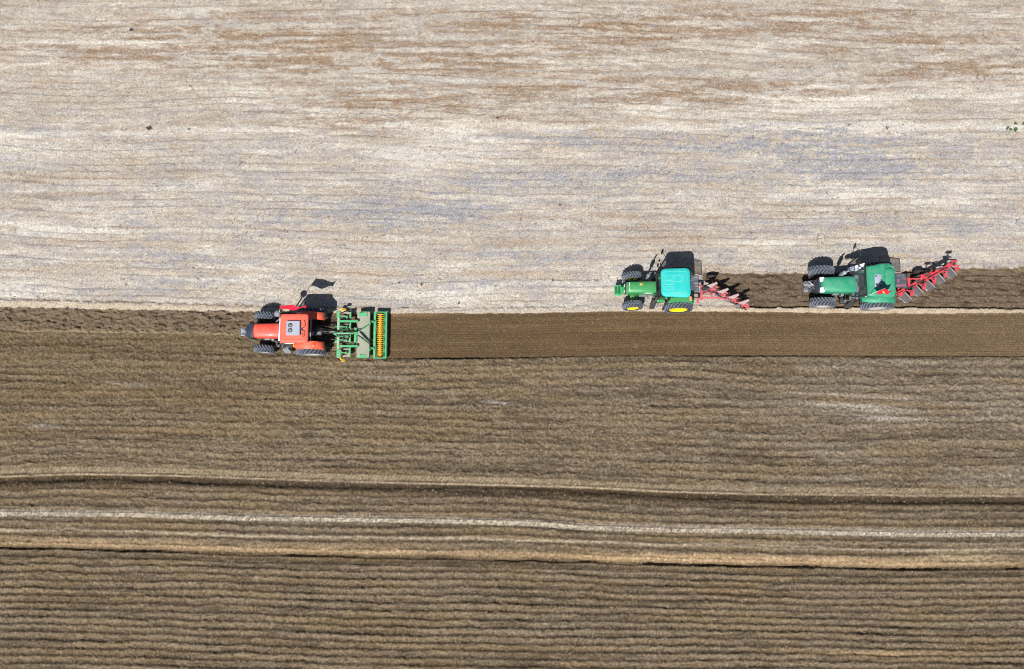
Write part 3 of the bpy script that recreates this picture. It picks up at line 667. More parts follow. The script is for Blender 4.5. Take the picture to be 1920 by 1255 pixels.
def flag(base, top, end, drop, label, star=False, loc=(0, 0, 0), seed=0, up=.0):
    "flag on a raked whip pole; cloth streams from the pole top towards end"
    base = Vector(base); top = Vector(top); end = Vector(end)
    o = empty('flag', base); d = top - base
    p_ = MB(); p_.tube([(0, 0, 0), d * .5, d], [.018, .014, .011], 6); p_.build('flagpole', 'white', o)
    c_ = MB(); nu, nv = 22, 8; e = end - top; h = -d.normalized() * drop
    rr = random.Random(seed); perp = e.cross(Vector((0, 0, 1))).normalized()
    def P(u, v):
        s_ = math.sin(PI * min(1, u * 1.02)) ** .6
        q_ = d * .97 + e * u + h * v * (1 - .55 * u ** 2) * (1.0) + Vector((0, 0, -.30 * u * u * v))
        return q_ + perp * (.07 * math.sin(u * 9 + v * 2.2 + seed) * (.3 + u)) + Vector((0, 0, .05 * math.sin(u * 7 + seed)))
    vs = []
    for side in (0, 1):
        for i in range(nu + 1):
            for j in range(nv + 1): vs.append(P(i / nu, j / nv) + perp * (.004 * (1 - 2 * side)))
    fs = []; W_ = nv + 1; off = (nu + 1) * W_
    for i in range(nu):
        for j in range(nv):
            a_ = i * W_ + j; fs.append((a_, a_ + 1, a_ + W_ + 1, a_ + W_)); fs.append((off + a_, off + a_ + W_, off + a_ + W_ + 1, off + a_ + 1))
    for i in range(nu):
        for j in (0, nv): a_ = i * W_ + j; fs.append((a_, a_ + W_, off + a_ + W_, off + a_))
    for j in range(nv):
        for i in (0, nu): a_ = i * W_ + j; fs.append((a_, a_ + 1, off + a_ + 1, off + a_))
    c_.add(vs, fs); cl = c_.build('cloth', 'flag', o, ang=60)
    if star:
        pts = []
        for side in (1, -1):
            for k in range(10):
                r_ = .10 if k % 2 == 0 else .045; a_ = k * PI / 5; pts.append(P(.42 + r_ * math.cos(a_) / e.length, .45 + r_ * math.sin(a_) / drop) + perp * (.012 * side))
        s_ = MB(); s_.add(pts, [tuple(range(10)), tuple(range(19, 9, -1))] + [(k, (k + 1) % 10, 10 + (k + 1) % 10, 10 + k) for k in range(10)]); s_.build('star', 'star', cl)
    return tag(o, label, 'flag', 'red flags flown from the tractors')

# ------------------------------------------------------------------ red tractor
def red_tractor():
    T = empty('tractor', (-12.31, 6.12, 0), PI)
    tag(T, 'orange-red tractor with a grey box on its roof, pulling the green cultivator', 'tractor', 'tractors working the field')
    chassis(T, 0, 2.95, .92, .64, 1.0, .9)
    for s in (-1, 1):
        wheel(T, 0, s * 1.13, .92, .56, .50, M['greyrim'], s, 22, side_dust=True)
        wheel(T, 2.96, s * 1.03, .65, .44, .34, M['greyrim'], s, 20, side_dust=True, yaw=-.06)
    hood(T, 1.55, 3.50, .92, 1.86, 1.05, 'red', slope=.10, nose=.16, crown=.22)
    # dark nose wrapping the bonnet front
    b = MB(); rings = []
    for x, hw, zt in ((3.36, .475, 1.79), (3.50, .47, 1.77), (3.70, .44, 1.70), (3.84, .36, 1.56), (3.90, .24, 1.40)):
        rings.append([(x, -hw, .85), (x, -hw, zt - .2), (x, -hw * .9, zt - .06), (x, -hw * .6, zt), (x, 0, zt + .01), (x, hw * .6, zt), (x, hw * .9, zt - .06), (x, hw, zt - .2), (x, hw, .85)])
    b.loft(rings); b.build('grille', 'navy', T, ang=45)
    for s in (-1, 1):
        l = MB(); l.lathe([(0, .001), (0, .075), (.03, .08), (.05, .05)], c=(3.84, s * .24, 1.30), axis='x', n=16); l.build('headlight', 'white', T)
    fw = MB(); fw.box((4.0, 0, .78), (.45, .30, .25), b=.04)
    for k in range(6): fw.box((4.22, -.19 + k * .076, .80), (.26, .066, .40), b=.03)
    fw.tube([(4.3, -.05, .95), (4.42, -.2, 1.0), (4.46, -.3, .8)], .012, 5); fw.build('front_weight', 'acgrey', T)
    cab(T, -.02, 1.55, 1.46, 1.35, 2.70, .02, 1.42, 1.50, 'white')
    roof(T, .62, 2.70, 1.68, 1.74, 'red_roof', th=.20, r=.16, crown=.04)
    vs_ = MB(); vs_.bar((1.47, -.62, 2.74), (1.53, .74, 2.74), .10, .05); vs_.build('sun_visor', 'white', T)
    for s in (-1, 1): rb = MB(); rb.box((.62, s * .70, 2.935), (1.35, .035, .03), b=.008); rb.build('roof_rib', 'red_roof', T)
    ac = MB(); ac.box((.64, 0, 3.0), (.80, .86, .15), b=.025)
    ac_o = ac.build('air_conditioner', 'acgrey', T)
    sl = MB()
    for k in range(11): sl.box((1.045, -.36 + k * .072, 3.0), (.02, .035, .08))
    sl.build('vent', 'navy', ac_o); sl = MB(); sl.box((.225, 0, 2.99), (.03, .80, .08)); sl.build('rear_panel', 'navy', ac_o)
    for y in (-.155, .145):
        f_ = MB(); f_.lathe([(3.05, .001), (3.05, .125), (3.095, .13), (3.10, .115), (3.085, .11), (3.085, .001)], c=(.80, y, 0), axis='z', n=24)
        f_.build('fan_rim', 'black', ac_o)
        g_ = MB(); g_.lathe([(3.085, .035), (3.098, .035), (3.098, .001)], c=(.80, y, 0), axis='z', n=12)
        for k in range(6): a_ = k * PI / 3; g_.bar((.80, y, 3.092), (.80 + .105 * math.cos(a_), y + .105 * math.sin(a_), 3.092), .03, .008)
        g_.build('fan_blade', 'grey', ac_o)
    cb = MB()
    cb.tube([(.22, .03, 3.0), (.10, .0, 2.97), (-.02, -.08, 2.95), (-.06, -.22, 2.945), (-.02, -.40, 2.945), (.03, -.50, 2.945)], .017, 6)
    cb.tube([(.22, .08, 3.0), (.10, .10, 2.97), (-.02, .18, 2.95), (-.05, .32, 2.945), (.0, .46, 2.945), (.08, .52, 2.945)], .017, 6)
    cb.tube([(.12, .02, 2.98), (.14, .25, 2.95), (.06, .40, 2.945), (.0, .36, 2.945)], .011, 6); cb.build('cable', 'black', ac_o)
    # fenders: long, with a raised rear pad
    for s in (-1, 1):
        fender(T, .02, .92, 1.06, s * .66, s * 1.14, 42, 150, 'fender_red')
        pad = MB(); rings = []
        for x, z0, z1, w0 in ((-.88, 1.30, 1.45, .36), (-.84, 1.35, 1.66, .42), (-.72, 1.45, 1.80, .46), (-.50, 1.6, 1.88, .46), (-.42, 1.7, 1.90, .44)):
            c_ = s * .90; rings.append([(x, c_ - w0 / 2, z0), (x, c_ - w0 / 2 + .01, z1 - .05), (x, c_ - w0 / 2 + .06, z1), (x, c_ + w0 / 2 - .06, z1), (x, c_ + w0 / 2 - .01, z1 - .05), (x, c_ + w0 / 2, z0)])
        pad.loft(rings); pad.build('fender_pad', 'fender_red', T, ang=45)
        fl = MB(); rings = []
        for x, z, w0 in ((-.40, 1.93, .34), (.1, 1.97, .34), (.6, 1.90, .32), (.98, 1.62, .22)):
            c_ = s * .90; rings.append([(x, c_ - w0 / 2, z - .12), (x, c_ - w0 / 2, z - .04), (x, c_ - w0 / 2 + .05, z), (x, c_ + w0 / 2 - .07, z), (x, c_ + w0 / 2, z - .06), (x, c_ + w0 / 2, z - .12)])
        fl.loft(rings); fl.build('fender_top', 'fender_red', T, ang=45)
        il = MB(); il.lathe([(0, .06), (.05, .06), (.06, .04)], c=(.90, s * .90, 1.70), axis='z', n=12); il.build('indicator_light', 'orange', T)
    hitch(T, -1.45)
    tk = MB(); tk.box((1.45, .80, .78), (.75, .36, .45), b=.08); tk.build('fuel_tank', 'dark', T)
    tk = MB(); tk.box((1.45, -.80, .78), (.75, .36, .45), b=.08); tk.build('fuel_tank', 'dark', T)
    steps(T, 1.55, 1.02, 1, 'grey')
    mirror(T, (1.50, .72, 2.3), (1.86, .80, 2.2), 1, .20, .34)
    for p_ in ((1.88, .72, 1.95), (1.78, .95, 1.9)): tl = MB(); tl.tube([(1.55, .72, 1.9), p_], .02, 6); tl.box(p_, (.15, .15, .13), b=.03); tl.build('work_light', 'chrome', T)
    hr = MB(); hr.tube([(1.60, .78, 1.35), (1.72, .98, 1.3), (1.50, 1.10, .9), (1.36, 1.12, .6)], .022, 6); hr.tube([(1.25, .78, 1.35), (1.20, 1.05, 1.1), (1.22, 1.12, .7)], .018, 6); hr.build('handrail', 'chrome', T)
    ac2 = MB(); ac2.tube([(2.1, -.56, 1.4), (1.75, -.68, 1.9), (1.66, -.80, 2.3), (1.63, -.86, 2.7)], .045, 8); ac2.lathe([(2.70, .08), (2.74, .17), (2.88, .20), (2.95, .17), (3.0, .10), (3.01, .001)], c=(1.63, -.88, 0), axis='z', n=20); ac2.build('air_cleaner', 'grey', T)
    mirror(T, (1.5, -.72, 2.55), (1.60, -1.08, 2.5), -1, .16, .34)
    fi = MB(); fi.lathe([(.9, .09), (1.0, .1), (1.25, .1), (1.3, .06)], c=(2.3, .5, 0), axis='z', n=14); fi.box((2.65, .46, 1.1), (.35, .12, .22), b=.03); fi.build('filter', 'grey', T)
    return T
red_tractor()
flag((-13.86, 7.03, 2.72), (-13.50, 7.36, 3.95), (-12.10, 7.36, 3.62), .62, 'red flag flown from the front corner of the orange-red tractor cab', seed=1)

# ------------------------------------------------------------------ green tractor with turquoise roof
def turquoise_tractor():
    T = empty('tractor', (10.24, 8.66, .03), PI, rx=math.radians(4.5))
    tag(T, 'green tractor with a turquoise roof and yellow wheel rims, middle one of the three', 'tractor', 'tractors working the field')
    chassis(T, 0, 2.76, .86, .62, .9, .8, 'jgreen')
    for s in (-1, 1):
        wheel(T, 0, s * 1.04, .88, .50, .56, M['rimyellow'], s, 22)
        wheel(T, 2.78, s * .92, .63, .42, .37, M['rimyellow'], s, 20, yaw=.05)
    hood(T, 1.40, 3.28, .76, 1.80, 1.02, 'jgreen', slope=.10, nose=.14, crown=.2, taper=.95)
    g = MB(); g.box((3.26, 0, 1.22), (.12, .60, .62), b=.03); g.build('grille', 'black', T)
    for s in (-1, 1): hd = MB(); hd.box((3.33, s * .18, 1.30), (.03, .18, .13), b=.008); hd.build('headlight', 'white', T)
    st = MB(); st.box((3.07, 0, 1.722), (.03, .58, .006)); st.build('stripe', 'white', T)
    bd = MB(); bd.box((2.38, -.14, 1.785), (.16, .12, .008)); bd.build('badge', 'yellow', T)
    lg = MB(); lg.box((1.95, .385, 1.50), (.55, .006, .10)); lg.box((1.9, .345, 1.665), (.42, .09, .006), Matrix.Rotation(math.radians(-38), 3, 'X')); lg.build('decal', 'white', T)
    wt = MB(); wt.box((3.68, 0, .62), (.42, .60, .10), b=.03); wt.box((3.42, 0, .75), (.14, .44, .3), b=.03)
    for k in range(7): wt.box((3.73, -.20 + k * .066, .80), (.30, .028, .28), b=.008)
    for s in (-1, 1): wt.bar((3.50, s * .28, .86), (3.90, s * .28, .86), .05, .08)
    for x in (3.52, 3.70, 3.89): wt.bar((x, -.30, .945), (x, .30, .945), .045, .03)
    wt.build('front_weight', 'igreen', T)
    cab(T, -.15, 1.38, 1.40, 1.25, 2.65, -.15, 1.22, 1.44, 'black', rear_open=(-.30, -.98, -.52, .44, 2.62, 2.42))
    roof(T, .46, 2.65, 1.76, 1.84, 'teal', th=.20, r=.28, crown=.05, front_narrow=.08)
    rb = MB()
    for x0, x1, y0, y1 in ((.62, 1.10, -.44, -.20), (.62, 1.10, -.10, .14), (.62, 1.10, .24, .46), (.08, .56, -.40, -.04)):
        P = [(x0, y0), (x1, y0), (x1, y1 + 0), (x0, y1)]
        for i in range(4): rb.bar((*P[i], 2.905), (*P[(i + 1) % 4], 2.905), .022, .022)
    rb.box((.45, -.68, 2.885), (1.3, .025, .02)); rb.box((.45, .70, 2.885), (1.3, .025, .02)); rb.tube([(-.2, .55, 2.89), (.3, .62, 2.895), (.9, .60, 2.895), (1.15, .3, 2.9)], .012, 5)
    rb.build('roof_rib', 'tealrib', T)
    for s in (-1, 1):
        fender(T, .02, .88, 1.02, s * .62, s * .98, 40, 148, 'jgreen')
        pl = MB(); pl.slab([(-.62, s * .62), (-.66, s * .98), (.55, s * .98), (.95, s * .80), (.98, s * .62)], 1.86, 1.92); pl.build('fender_top', 'jgreen', T)
        lo = MB(); lo.box((1.15, s * .72, 1.25), (.5, .3, .4), b=.08); lo.build('step_guard', 'jgreen', T)
        tl = MB(); tl.box((-.56, s * .78, 1.96), (.13, .26, .10), b=.02); tl.build('tail_light', 'tailc', T)
        wl = MB(); wl.box((.62, s * .72, 1.99), (.10, .16, .10), b=.02); wl.build('indicator_light', 'yellow', T)
    hitch(T, -1.30, .40, .6)
    steps(T, 1.55, .84, 1, 'dark', 3, .30)
    # exhaust stack on the north side
    e = MB(); e.tube([(1.98, -.60, 1.3), (1.98, -.60, 1.7)], .05, 10); e.tube([(1.98, -.60, 1.7), (1.98, -.60, 1.78), (1.98, -.60, 2.28), (1.98, -.60, 2.36)], [.06, .11, .11, .05], 12); e.tube([(1.98, -.60, 2.36), (1.98, -.60, 2.75), (1.94, -.60, 2.88)], .042, 10); e.build('exhaust_pipe', 'grey', T)
    bar = MB(); bar.tube([(1.48, -.62, 2.05), (1.50, 0, 2.0), (1.48, .62, 2.05)], .03, 8); bar.build('handrail', 'black', T)
    for s, x in ((-1, 1.52), (1, 1.62)):
        wl = MB(); wl.lathe([(0, .001), (0, .06), (.06, .09), (.08, .08), (.08, .001)], c=(x, s * .74, 2.12), axis='x', n=14); wl.tube([(x, s * .74, 2.12), (1.35, s * .70, 2.0)], .02, 6); wl.build('work_light', 'chrome', T)
    mirror(T, (1.28, -.74, 2.45), (1.42, -1.12, 2.42), -1, .18, .32)
    mi = mirror(T, (.72, .74, 2.38), (1.15, 1.36, 2.30), 1, .20, .40)
    mk = MB(); mk.bar((.60, .70, 2.36), (1.10, 1.34, 2.28), .09, .05); mk.build('mirror_bracket', 'black', T)
    hr = MB(); hr.tube([(1.45, .74, 1.9), (1.62, .92, 1.6), (1.55, 1.0, 1.0)], .02, 6); hr.tube([(1.30, .74, 1.9), (1.30, 1.0, 1.5), (1.32, 1.05, .9)], .018, 6); hr.build('grab_rail', 'chrome', T)
    fi = MB(); fi.box((2.2, .42, 1.15), (.5, .10, .25), b=.03); fi.lathe([(.9, .07), (1.2, .07)], c=(1.85, .46, 0), axis='z', n=12); fi.build('filter', 'grey', T)
    for s in (-1, 1): ta = MB(); ta.box((1.28, s * .66, .85), (.6, .3, .4), b=.07); ta.build('fuel_tank', 'black', T)
    return T
turquoise_tractor()

# ------------------------------------------------------------------ emerald tractor
def emerald_tractor():
    T = empty('tractor', (22.50, 8.93, 0), PI, rx=math.radians(.5))
    tag(T, 'emerald green tractor with a grey roof hatch and chrome front trim, rightmost of the three', 'tractor', 'tractors working the field')
    chassis(T, 0, 3.28, .98, .74, 1.0, .88)
    for s in (-1, 1):
        wheel(T, 0, s * 1.12, .98, .54, .54, M['greyrim'], s, 24, side_dust=True)
        wheel(T, 3.28, s * .99, .78, .50, .42, M['greyrim'], s, 22, side_dust=True, yaw=-.05)
    hood(T, 1.62, 3.62, 1.04, 1.92, 1.10, 'egreen', slope=.12, nose=.2, crown=.22, taper=.88)
    g = MB(); g.loft([[(x, y, z) for y, z in ((-hw, .9), (-hw, zt - .1), (-hw * .7, zt), (hw * .7, zt), (hw, zt - .1), (hw, .9))] for x, hw, zt in ((3.58, .43, 1.58), (3.74, .42, 1.54), (3.86, .34, 1.40))]); g.build('grille', 'navy', T)
    for s in (-1, 1):
        hl = MB(); hl.loft([[(x, s * a_, z) for a_, z in ((.18, zt - .14), (.18, zt), (.46, zt - .03), (.48, zt - .16))] for x, zt in ((3.46, 1.78), (3.58, 1.76), (3.68, 1.64))]); hl.build('headlight', 'white', T)
    fw = MB(); fw.box((4.10, 0, .78), (.50, .40, .24), b=.04)
    for s in (-1, 1): fw.box((4.30, s * .18, .86), (.34, .30, .42), b=.09)
    fw.build('front_weight', 'grey', T)
    for s in (-1, 1): bb = MB(); bb.tube([(3.85, s * .34, 1.0), (4.0, s * .34, 1.08), (4.20, s * .30, 1.10), (4.02, s * .16, 1.12), (3.92, s * .03, 1.12)], .045, 8); bb.build('front_trim', 'chrome', T)
    cab(T, -.12, 1.72, 1.56, 1.35, 2.68, -.05, 1.25, 1.58, 'dark', rear_open=(-.48, -1.22, -.50, .36, 2.66, 2.50))
    ds = MB(); ds.box((1.45, 0, 1.42), (.42, 1.3, .10), b=.04); ds.box((1.45, .0, 1.62), (.12, .5, .12), b=.03); ds.build('dashboard', 'acgrey', T)
    # roof: front slab wide at the rear, with raised rear dome
    rp_ = [(1.30, -.90), (1.30, .88), (.9, .95), (-.10, .98), (-.30, .92), (-.40, .70), (-.42, -.70), (-.30, -1.0), (-.05, -1.10), (.45, -1.08), (.85, -.98)]
    def inset(pl, d): return [(x - d * (1 if x > .45 else -1) * min(1, abs(x - .45)), y - d * (1 if y > 0 else -1)) for x, y in pl]
    b = MB(); b.loft([[(x, y, z) for x, y in inset(rp_, d)] for z, d in ((2.68, .05), (2.72, .0), (2.82, .0), (2.88, .05), (2.90, .12), (2.915, .5))]); b.build('roof', 'egreen', T, ang=50)
    dm = MB()
    pts = rrect(.62, 1.5, .22, 5)
    dm.loft([[(-.02 + x * s, -.05 + y * s2, z) for x, y in pts] for z, s, s2 in ((2.86, 1.0, 1.0), (2.96, .97, .99), (3.01, .86, .94), (3.03, .5, .7))]); dm.build('roof_dome', 'egreen', T, ang=50)
    rm = MB(); rm.tube([(.28, -.78, 2.93), (.22, -.86, 2.93), (.05, -.92, 2.93), (-.22, -.90, 2.93), (-.32, -.75, 2.92)], .045, 8); rm.build('roof_rib', 'egreen', T); rm = MB(); rm.tube([(1.22, -.8, 2.90), (1.24, .8, 2.90)], .025, 6); rm.build('roof_rib', 'egreen', T)
    ha = MB(); pts = rrect(.42, .78, .08, 3); ha.loft([[(.66 + x * s, -.02 + y * s, z) for x, y in pts] for z, s in ((2.88, 1.04), (2.94, 1.0), (2.955, .92))]); h_o = ha.build('roof_hatch', 'acgrey', T)
    for c_, d_ in (((.56, .30, 2.97), (.12, .10, .03)), ((.78, .22, 2.97), (.12, .12, .03)), ((.80, -.28, 2.97), (.07, .10, .03)), ((.50, -.05, 2.97), (.05, .12, .03))): hh = MB(); hh.box(c_, d_, b=.01); hh.build('latch', 'navy', h_o)
    for s in (-1, 1):
        fender(T, .02, .98, 1.10, s * .70, s * 1.16, 40, 145, 'egreen')
        fl = MB(); rings = []
        for x, z, w0, cc in ((-.86, 1.62, .36, .92), (-.70, 1.86, .40, .93), (-.3, 2.02, .42, .94), (.4, 2.02, .42, .94), (.9, 1.86, .36, .92), (1.25, 1.55, .24, .88)):
            c_ = s * cc; rings.append([(x, c_ - w0 / 2, z - .12), (x, c_ - w0 / 2, z - .05), (x, c_ - w0 / 2 + .06, z), (x, c_ + w0 / 2 - .06, z), (x, c_ + w0 / 2, z - .05), (x, c_ + w0 / 2, z - .12)])
        fl.loft(rings); fl.build('fender_top', 'egreen', T, ang=45)
    hitch(T, -1.35, .42, .6)
    # folded chrome heat shield and air duct on the north front corner
    sh = MB()
    for k in range(7):
        x = 1.18 + k * .13; sh.quadplate([(x, -1.22 + k * .035, 2.30 - .03 * k), (x + .13, -1.18 + k * .035, 2.22 - .03 * k + (.09 if k % 2 else -.07)), (x + .13, -.78, 2.06 - .02 * k - (.08 if k % 2 else -.05)), (x, -.76, 2.10)], .02)
    sh.build('heat_shield', 'chrome', T)
    ex = MB(); ex.tube([(2.42, -.62, 1.4), (2.42, -.62, 1.7)], .06, 10); ex.tube([(2.42, -.62, 1.7), (2.42, -.62, 1.78), (2.42, -.62, 2.42), (2.42, -.62, 2.5)], [.07, .12, .12, .06], 14); ex.tube([(2.42, -.62, 2.5), (2.42, -.62, 2.72), (2.36, -.62, 2.84)], .05, 10); ex.build('exhaust_pipe', 'acgrey', T)
    mirror(T, (1.22, -.80, 2.62), (1.62, -1.15, 2.72), -1, .18, .42)
    mb_ = MB(); mb_.tube([(1.20, -.80, 2.3), (1.66, -1.12, 2.35), (1.62, -1.15, 2.72)], .018, 6); mb_.build('mirror_bracket', 'black', T)
    mirror(T, (1.22, .80, 2.45), (1.52, .98, 2.30), 1, .18, .34)
    for x, y, z in ((1.98, .86, 2.0), (1.62, .90, 2.1), (2.10, .98, 1.45)):
        wl = MB(); wl.lathe([(0, .001), (0, .07), (.07, .10), (.09, .09), (.09, .001)], c=(x, y, z), axis='x', n=14); wl.tube([(x, y, z), (1.5, .8, z - .1)], .02, 6); wl.build('work_light', 'grey', T)
    bat = MB(); bat.box((2.05, .86, .85), (.42, .36, .42), b=.06); bat.build('battery_box', 'dark', T)
    for s in (-1, 1): ta = MB(); ta.box((1.35, s * .78, .85), (.75, .34, .45), b=.07); ta.build('fuel_tank', 'black', T)
    steps(T, 1.62, 1.0, 1, 'dark')
    hr = MB(); hr.tube([(1.60, .80, 1.9), (1.72, 1.0, 1.5), (1.66, 1.08, .9)], .02, 6); hr.tube([(1.30, .82, 1.7), (1.38, 1.06, 1.4), (1.36, 1.10, .9)], .018, 6); hr.build('grab_rail', 'chrome', T)
    fi = MB(); fi.lathe([(.9, .09), (1.25, .09), (1.3, .05)], c=(2.2, .56, 0), axis='z', n=14); fi.box((2.6, .52, 1.15), (.4, .1, .25), b=.03); fi.build('filter', 'grey', T)
    return T
emerald_tractor()
flag((21.17, 8.06, 2.50), (21.65, 8.30, 4.2), (22.30, 8.18, 3.90), .80, 'red flag with a yellow star flown from the emerald green tractor cab', star=True, seed=2)

# ------------------------------------------------------------------ green cultivator with yellow roller
def cultivator():
    T = empty('cultivator', (-10.70, 5.99, 0), PI)
    tag(T, 'green soil cultivator with dusty plates and a yellow roller behind the red tractor', 'cultivator')
    f = MB()
    f.bar((0, -1.46, .80), (0, 1.44, .80), .15, .15); f.build('front_beam', 'palebeam', T); f = MB()
    for y in (-.80, .74): f.bar((-.04, y, .92), (-1.22, y, .86), .13, .13)
    for y in (-.25, .12): f.bar((-.02, y, .86), (-.62, y, .80), .07, .07)
    f.bar((-.02, -.02, .95), (-1.20, -.03, 1.05), .08, .09)
    f.bar((-.72, -1.40, .68), (-.72, 1.38, .68), .07, .07)
    f.bar((-1.04, -.42, .74), (-1.04, .50, .74), .16, .12)
    f.build('frame', 'igreen', T)
    h = MB()
    for y in (-.44, .44): h.bar((.0, y, .70), (.22, y, .62), .16, .14)
    for s in (-1, 1): h.bar((.02, s * .18, .85), (.14, s * .03, 1.22), .05, .06)
    h.bar((.14, -.05, 1.16), (-1.18, -.03, 1.08), .06, .08); h.box((.12, 0, 1.17), (.2, .14, .12), b=.03); h.build('headstock', 'igreen', T)
    tl = MB(); tl.tube([(.1, 0, 1.14), (-.7, -.02, 1.12)], .035, 8); tl.build('top_link', 'steel', T)
    # tine plates with cut-outs
    for (y0, y1) in ((-1.42, -.92), (-.68, -.28), (.16, .52), (.86, 1.38)):
        b = MB(); yc = (y0 + y1) / 2; hh = (y1 - y0) / 2
        b.box((-.60, yc, .56), (.24, hh * 2, .03)); b.box((-.33, y0 + .05, .56), (.30, .10, .03)); b.box((-.33, y1 - .05, .56), (.30, .10, .03)); b.box((-.33, yc, .56), (.28, .07, .03))
        b.build('tine_plate', 'platedust', T)
        tn = MB()
        for yy in (y0 + .05, y1 - .05):
            tn.tube([(-.25, yy, .72), (-.10, yy, .62), (-.08, yy, .42), (-.22, yy, .20), (-.34, yy, .02)], [.035, .03, .03, .028, .02], 8); tn.box((-.36, yy, .06), (.10, .16, .03), Matrix.Rotation(.6, 3, 'Y'))
        tn.build('tine', 'dark', T)
    for c_, d_ in (((-.06, 1.18, .895), (.24, .46, .03)), ((.02, -1.22, .895), (.18, .40, .03))): sdp = MB(); sdp.box(c_, d_); sdp.build('bracket', 'igreen', T)
    for s, yy in ((-1, -1.56), (1, 1.60)):
        c = MB(); c.box((-.30, yy, .72), (.26, .16, .16), b=.05); c.bar((-.20, yy - s * .02, .72), (-.10, yy - s * .18, .74), .07, .07); c.build('end_cap', 'yellow', T)
    for yy in (-1.12, -.48, .34, 1.10):
        b = MB(); b.bar((-.05, yy, .86), (-.52, yy + .04, .78), .06, .07); b.box((-.50, yy + .04, .74), (.10, .16, .16), b=.02); b.build('tine_clamp', 'igreen', T)
    hs = MB()
    for k in range(4): y0 = -.12 + .07 * k; hs.tube([(.18, y0, 1.0), (-.2, y0 * 2.2, 1.02), (-.6, y0 * 3.2, .98), (-.95, y0 * 1.2, 1.02)], .016, 5)
    hs.build('hydraulic_hose', 'black', T)
    # broad soil board
    b = MB(); sec = [(-1.10, .46), (-1.10, .58), (-1.16, .66), (-1.60, .74), (-1.90, .70), (-1.94, .55), (-1.94, .50), (-1.88, .46)]
    b.prism(sec, -1.38, 1.40); b.build('soil_board', 'plate', T)
    for yy in (-1.40, 1.42):
        b = MB(); b.prism([(x * 1.0, z + (.012 if z > .6 else 0)) for x, z in sec], yy - .02, yy + .02); b.build('side_panel', 'igreen', T)
    for c_, d_ in (((-1.50, -1.24, .748), (.50, .22, .03)), ((-1.52, 1.32, .748), (.40, .12, .03))): g1 = MB(); g1.box(c_, d_, b=.005); g1.build('cover_plate', 'igreen', T)
    a = MB()
    a.tube([(-1.16, -.06, 1.06), (-1.98, -.62, .92)], .028, 8); a.bar((-1.16, 0, 1.08), (-1.92, .56, .86), .07, .08)
    a.tube([(-1.10, 0, 1.05), (-1.0, -.04, 1.2), (-1.2, -.1, 1.2)], .03, 6); a.build('support_arm', 'igreen', T)
    hy = MB(); hy.tube([(-1.28, .10, 1.12), (-1.60, .30, 1.06)], .04, 10); hy.tube([(-1.60, .30, 1.06), (-1.92, .60, .98)], .02, 8); hy.tube([(-1.2, .05, 1.2), (-1.45, .22, 1.22), (-1.75, .52, 1.0)], .014, 6); hy.build('hydraulic_cylinder', 'dark', T)
    rf = MB(); rf.bar((-2.20, -1.44, .55), (-2.20, 1.46, .55), .14, .14)
    for y in (-1.42, 1.44): rf.prism([(-2.16, .50), (-2.16, .60), (-2.92, .56), (-2.94, .30), (-2.62, .16), (-2.40, .16)], y - .02, y + .02)
    for y in (-.80, .86): rf.bar((-1.92, y, .72), (-2.2, y, .66), .11, .12); rf.box((-1.94, y + .1, .84), (.12, .12, .12), b=.03)
    rf.bar((-2.90, -1.42, .52), (-2.90, 1.44, .52), .09, .10); rf.box((-2.93, .01, .28), (.02, 2.82, .38))
    for k in range(40):
        y = -1.38 + k * .0715; rf.box((-2.81, y, .56), (.12, .026, .05))
    rf.build('roller_frame', 'igreen', T)
    r = MB(); r.lathe([(-1.34, .001), (-1.34, .10), (1.34, .10), (1.34, .001)], c=(-2.50, 0, .27), n=24)
    for k in range(21):
        y = -1.30 + k * .13
        r.lathe([(y - .035, .10), (y - .026, .165), (y, .185), (y + .026, .165), (y + .035, .10)], c=(-2.50, 0, .27), n=24)
        for j in range(10):
            a_ = j * PI / 5 + k * .31; r.box((-2.50 + .19 * math.cos(a_), y, .27 + .19 * math.sin(a_)), (.06, .04, .045), Matrix.Rotation(-a_, 3, 'Y'))
    r.build('roller', 'yellow', T)
    s_ = MB()
    for k in range(20):
        y = -1.235 + k * .13; s_.bar((-2.82, y, .50), (-2.72, y, .34), .04, .02)
    s_.bar((-2.825, -1.26, .52), (-2.825, 1.26, .52), .03, .03); s_.build('scraper', 'dark', T)
    return T
cultivator()

# ------------------------------------------------------------------ ploughs
def body_parts(T, x, y, z, dirx, flip=1, steel='steel', board_len=.72, up=False, pm='ppink'):
    "one mouldboard body: leg, mouldboard, share; dirx unit vector along the board"
    dx, dy = dirx; nx_, ny_ = -dy, dx
    leg = MB(); leg.bar((x + .1, y, z + .05), (x - .02, y - .02, z - .45 * flip), .05, .16); leg.build('plough_leg', pm, T)
    b = MB(); rings = []
    n = 9
    for k in range(n):
        t = k / (n - 1); cx = x + .18 + dx * board_len * t; cy = y + dy * board_len * t
        tw = .15 + 1.0 * t; hh = .34 * (.55 + .45 * math.sin(PI * min(1, t * .9 + .15)))
        top = Vector((cx + nx_ * hh * math.sin(tw) * .75, cy + ny_ * hh * math.sin(tw) * .75, z - flip * (.50 - hh * math.cos(tw) * 1.0 - .12 * t)))
        bot = Vector((cx - nx_ * .02, cy - ny_ * .02, z - flip * (.56 - .14 * t)))
        nrm = Vector((nx_, ny_, .2)) * .012
        mid_ = (top + bot) / 2 - Vector((nx_, ny_, 0)) * .04
        rings.append([bot - nrm, mid_ - nrm, top - nrm, top + nrm, mid_ + nrm, bot + nrm])
    b.loft(rings); b.build('mouldboard', steel, T, ang=50)
    s_ = MB(); s_.quadplate([(x + .42, y - .12, z - flip * .60), (x + .14, y + .02, z - flip * .52), (x + .05 + dx * .4, y + dy * .4, z - flip * .57), (x + dx * .4 + .12, y + dy * .4 - .1, z - flip * .62)], .025); s_.build('share', steel, T)
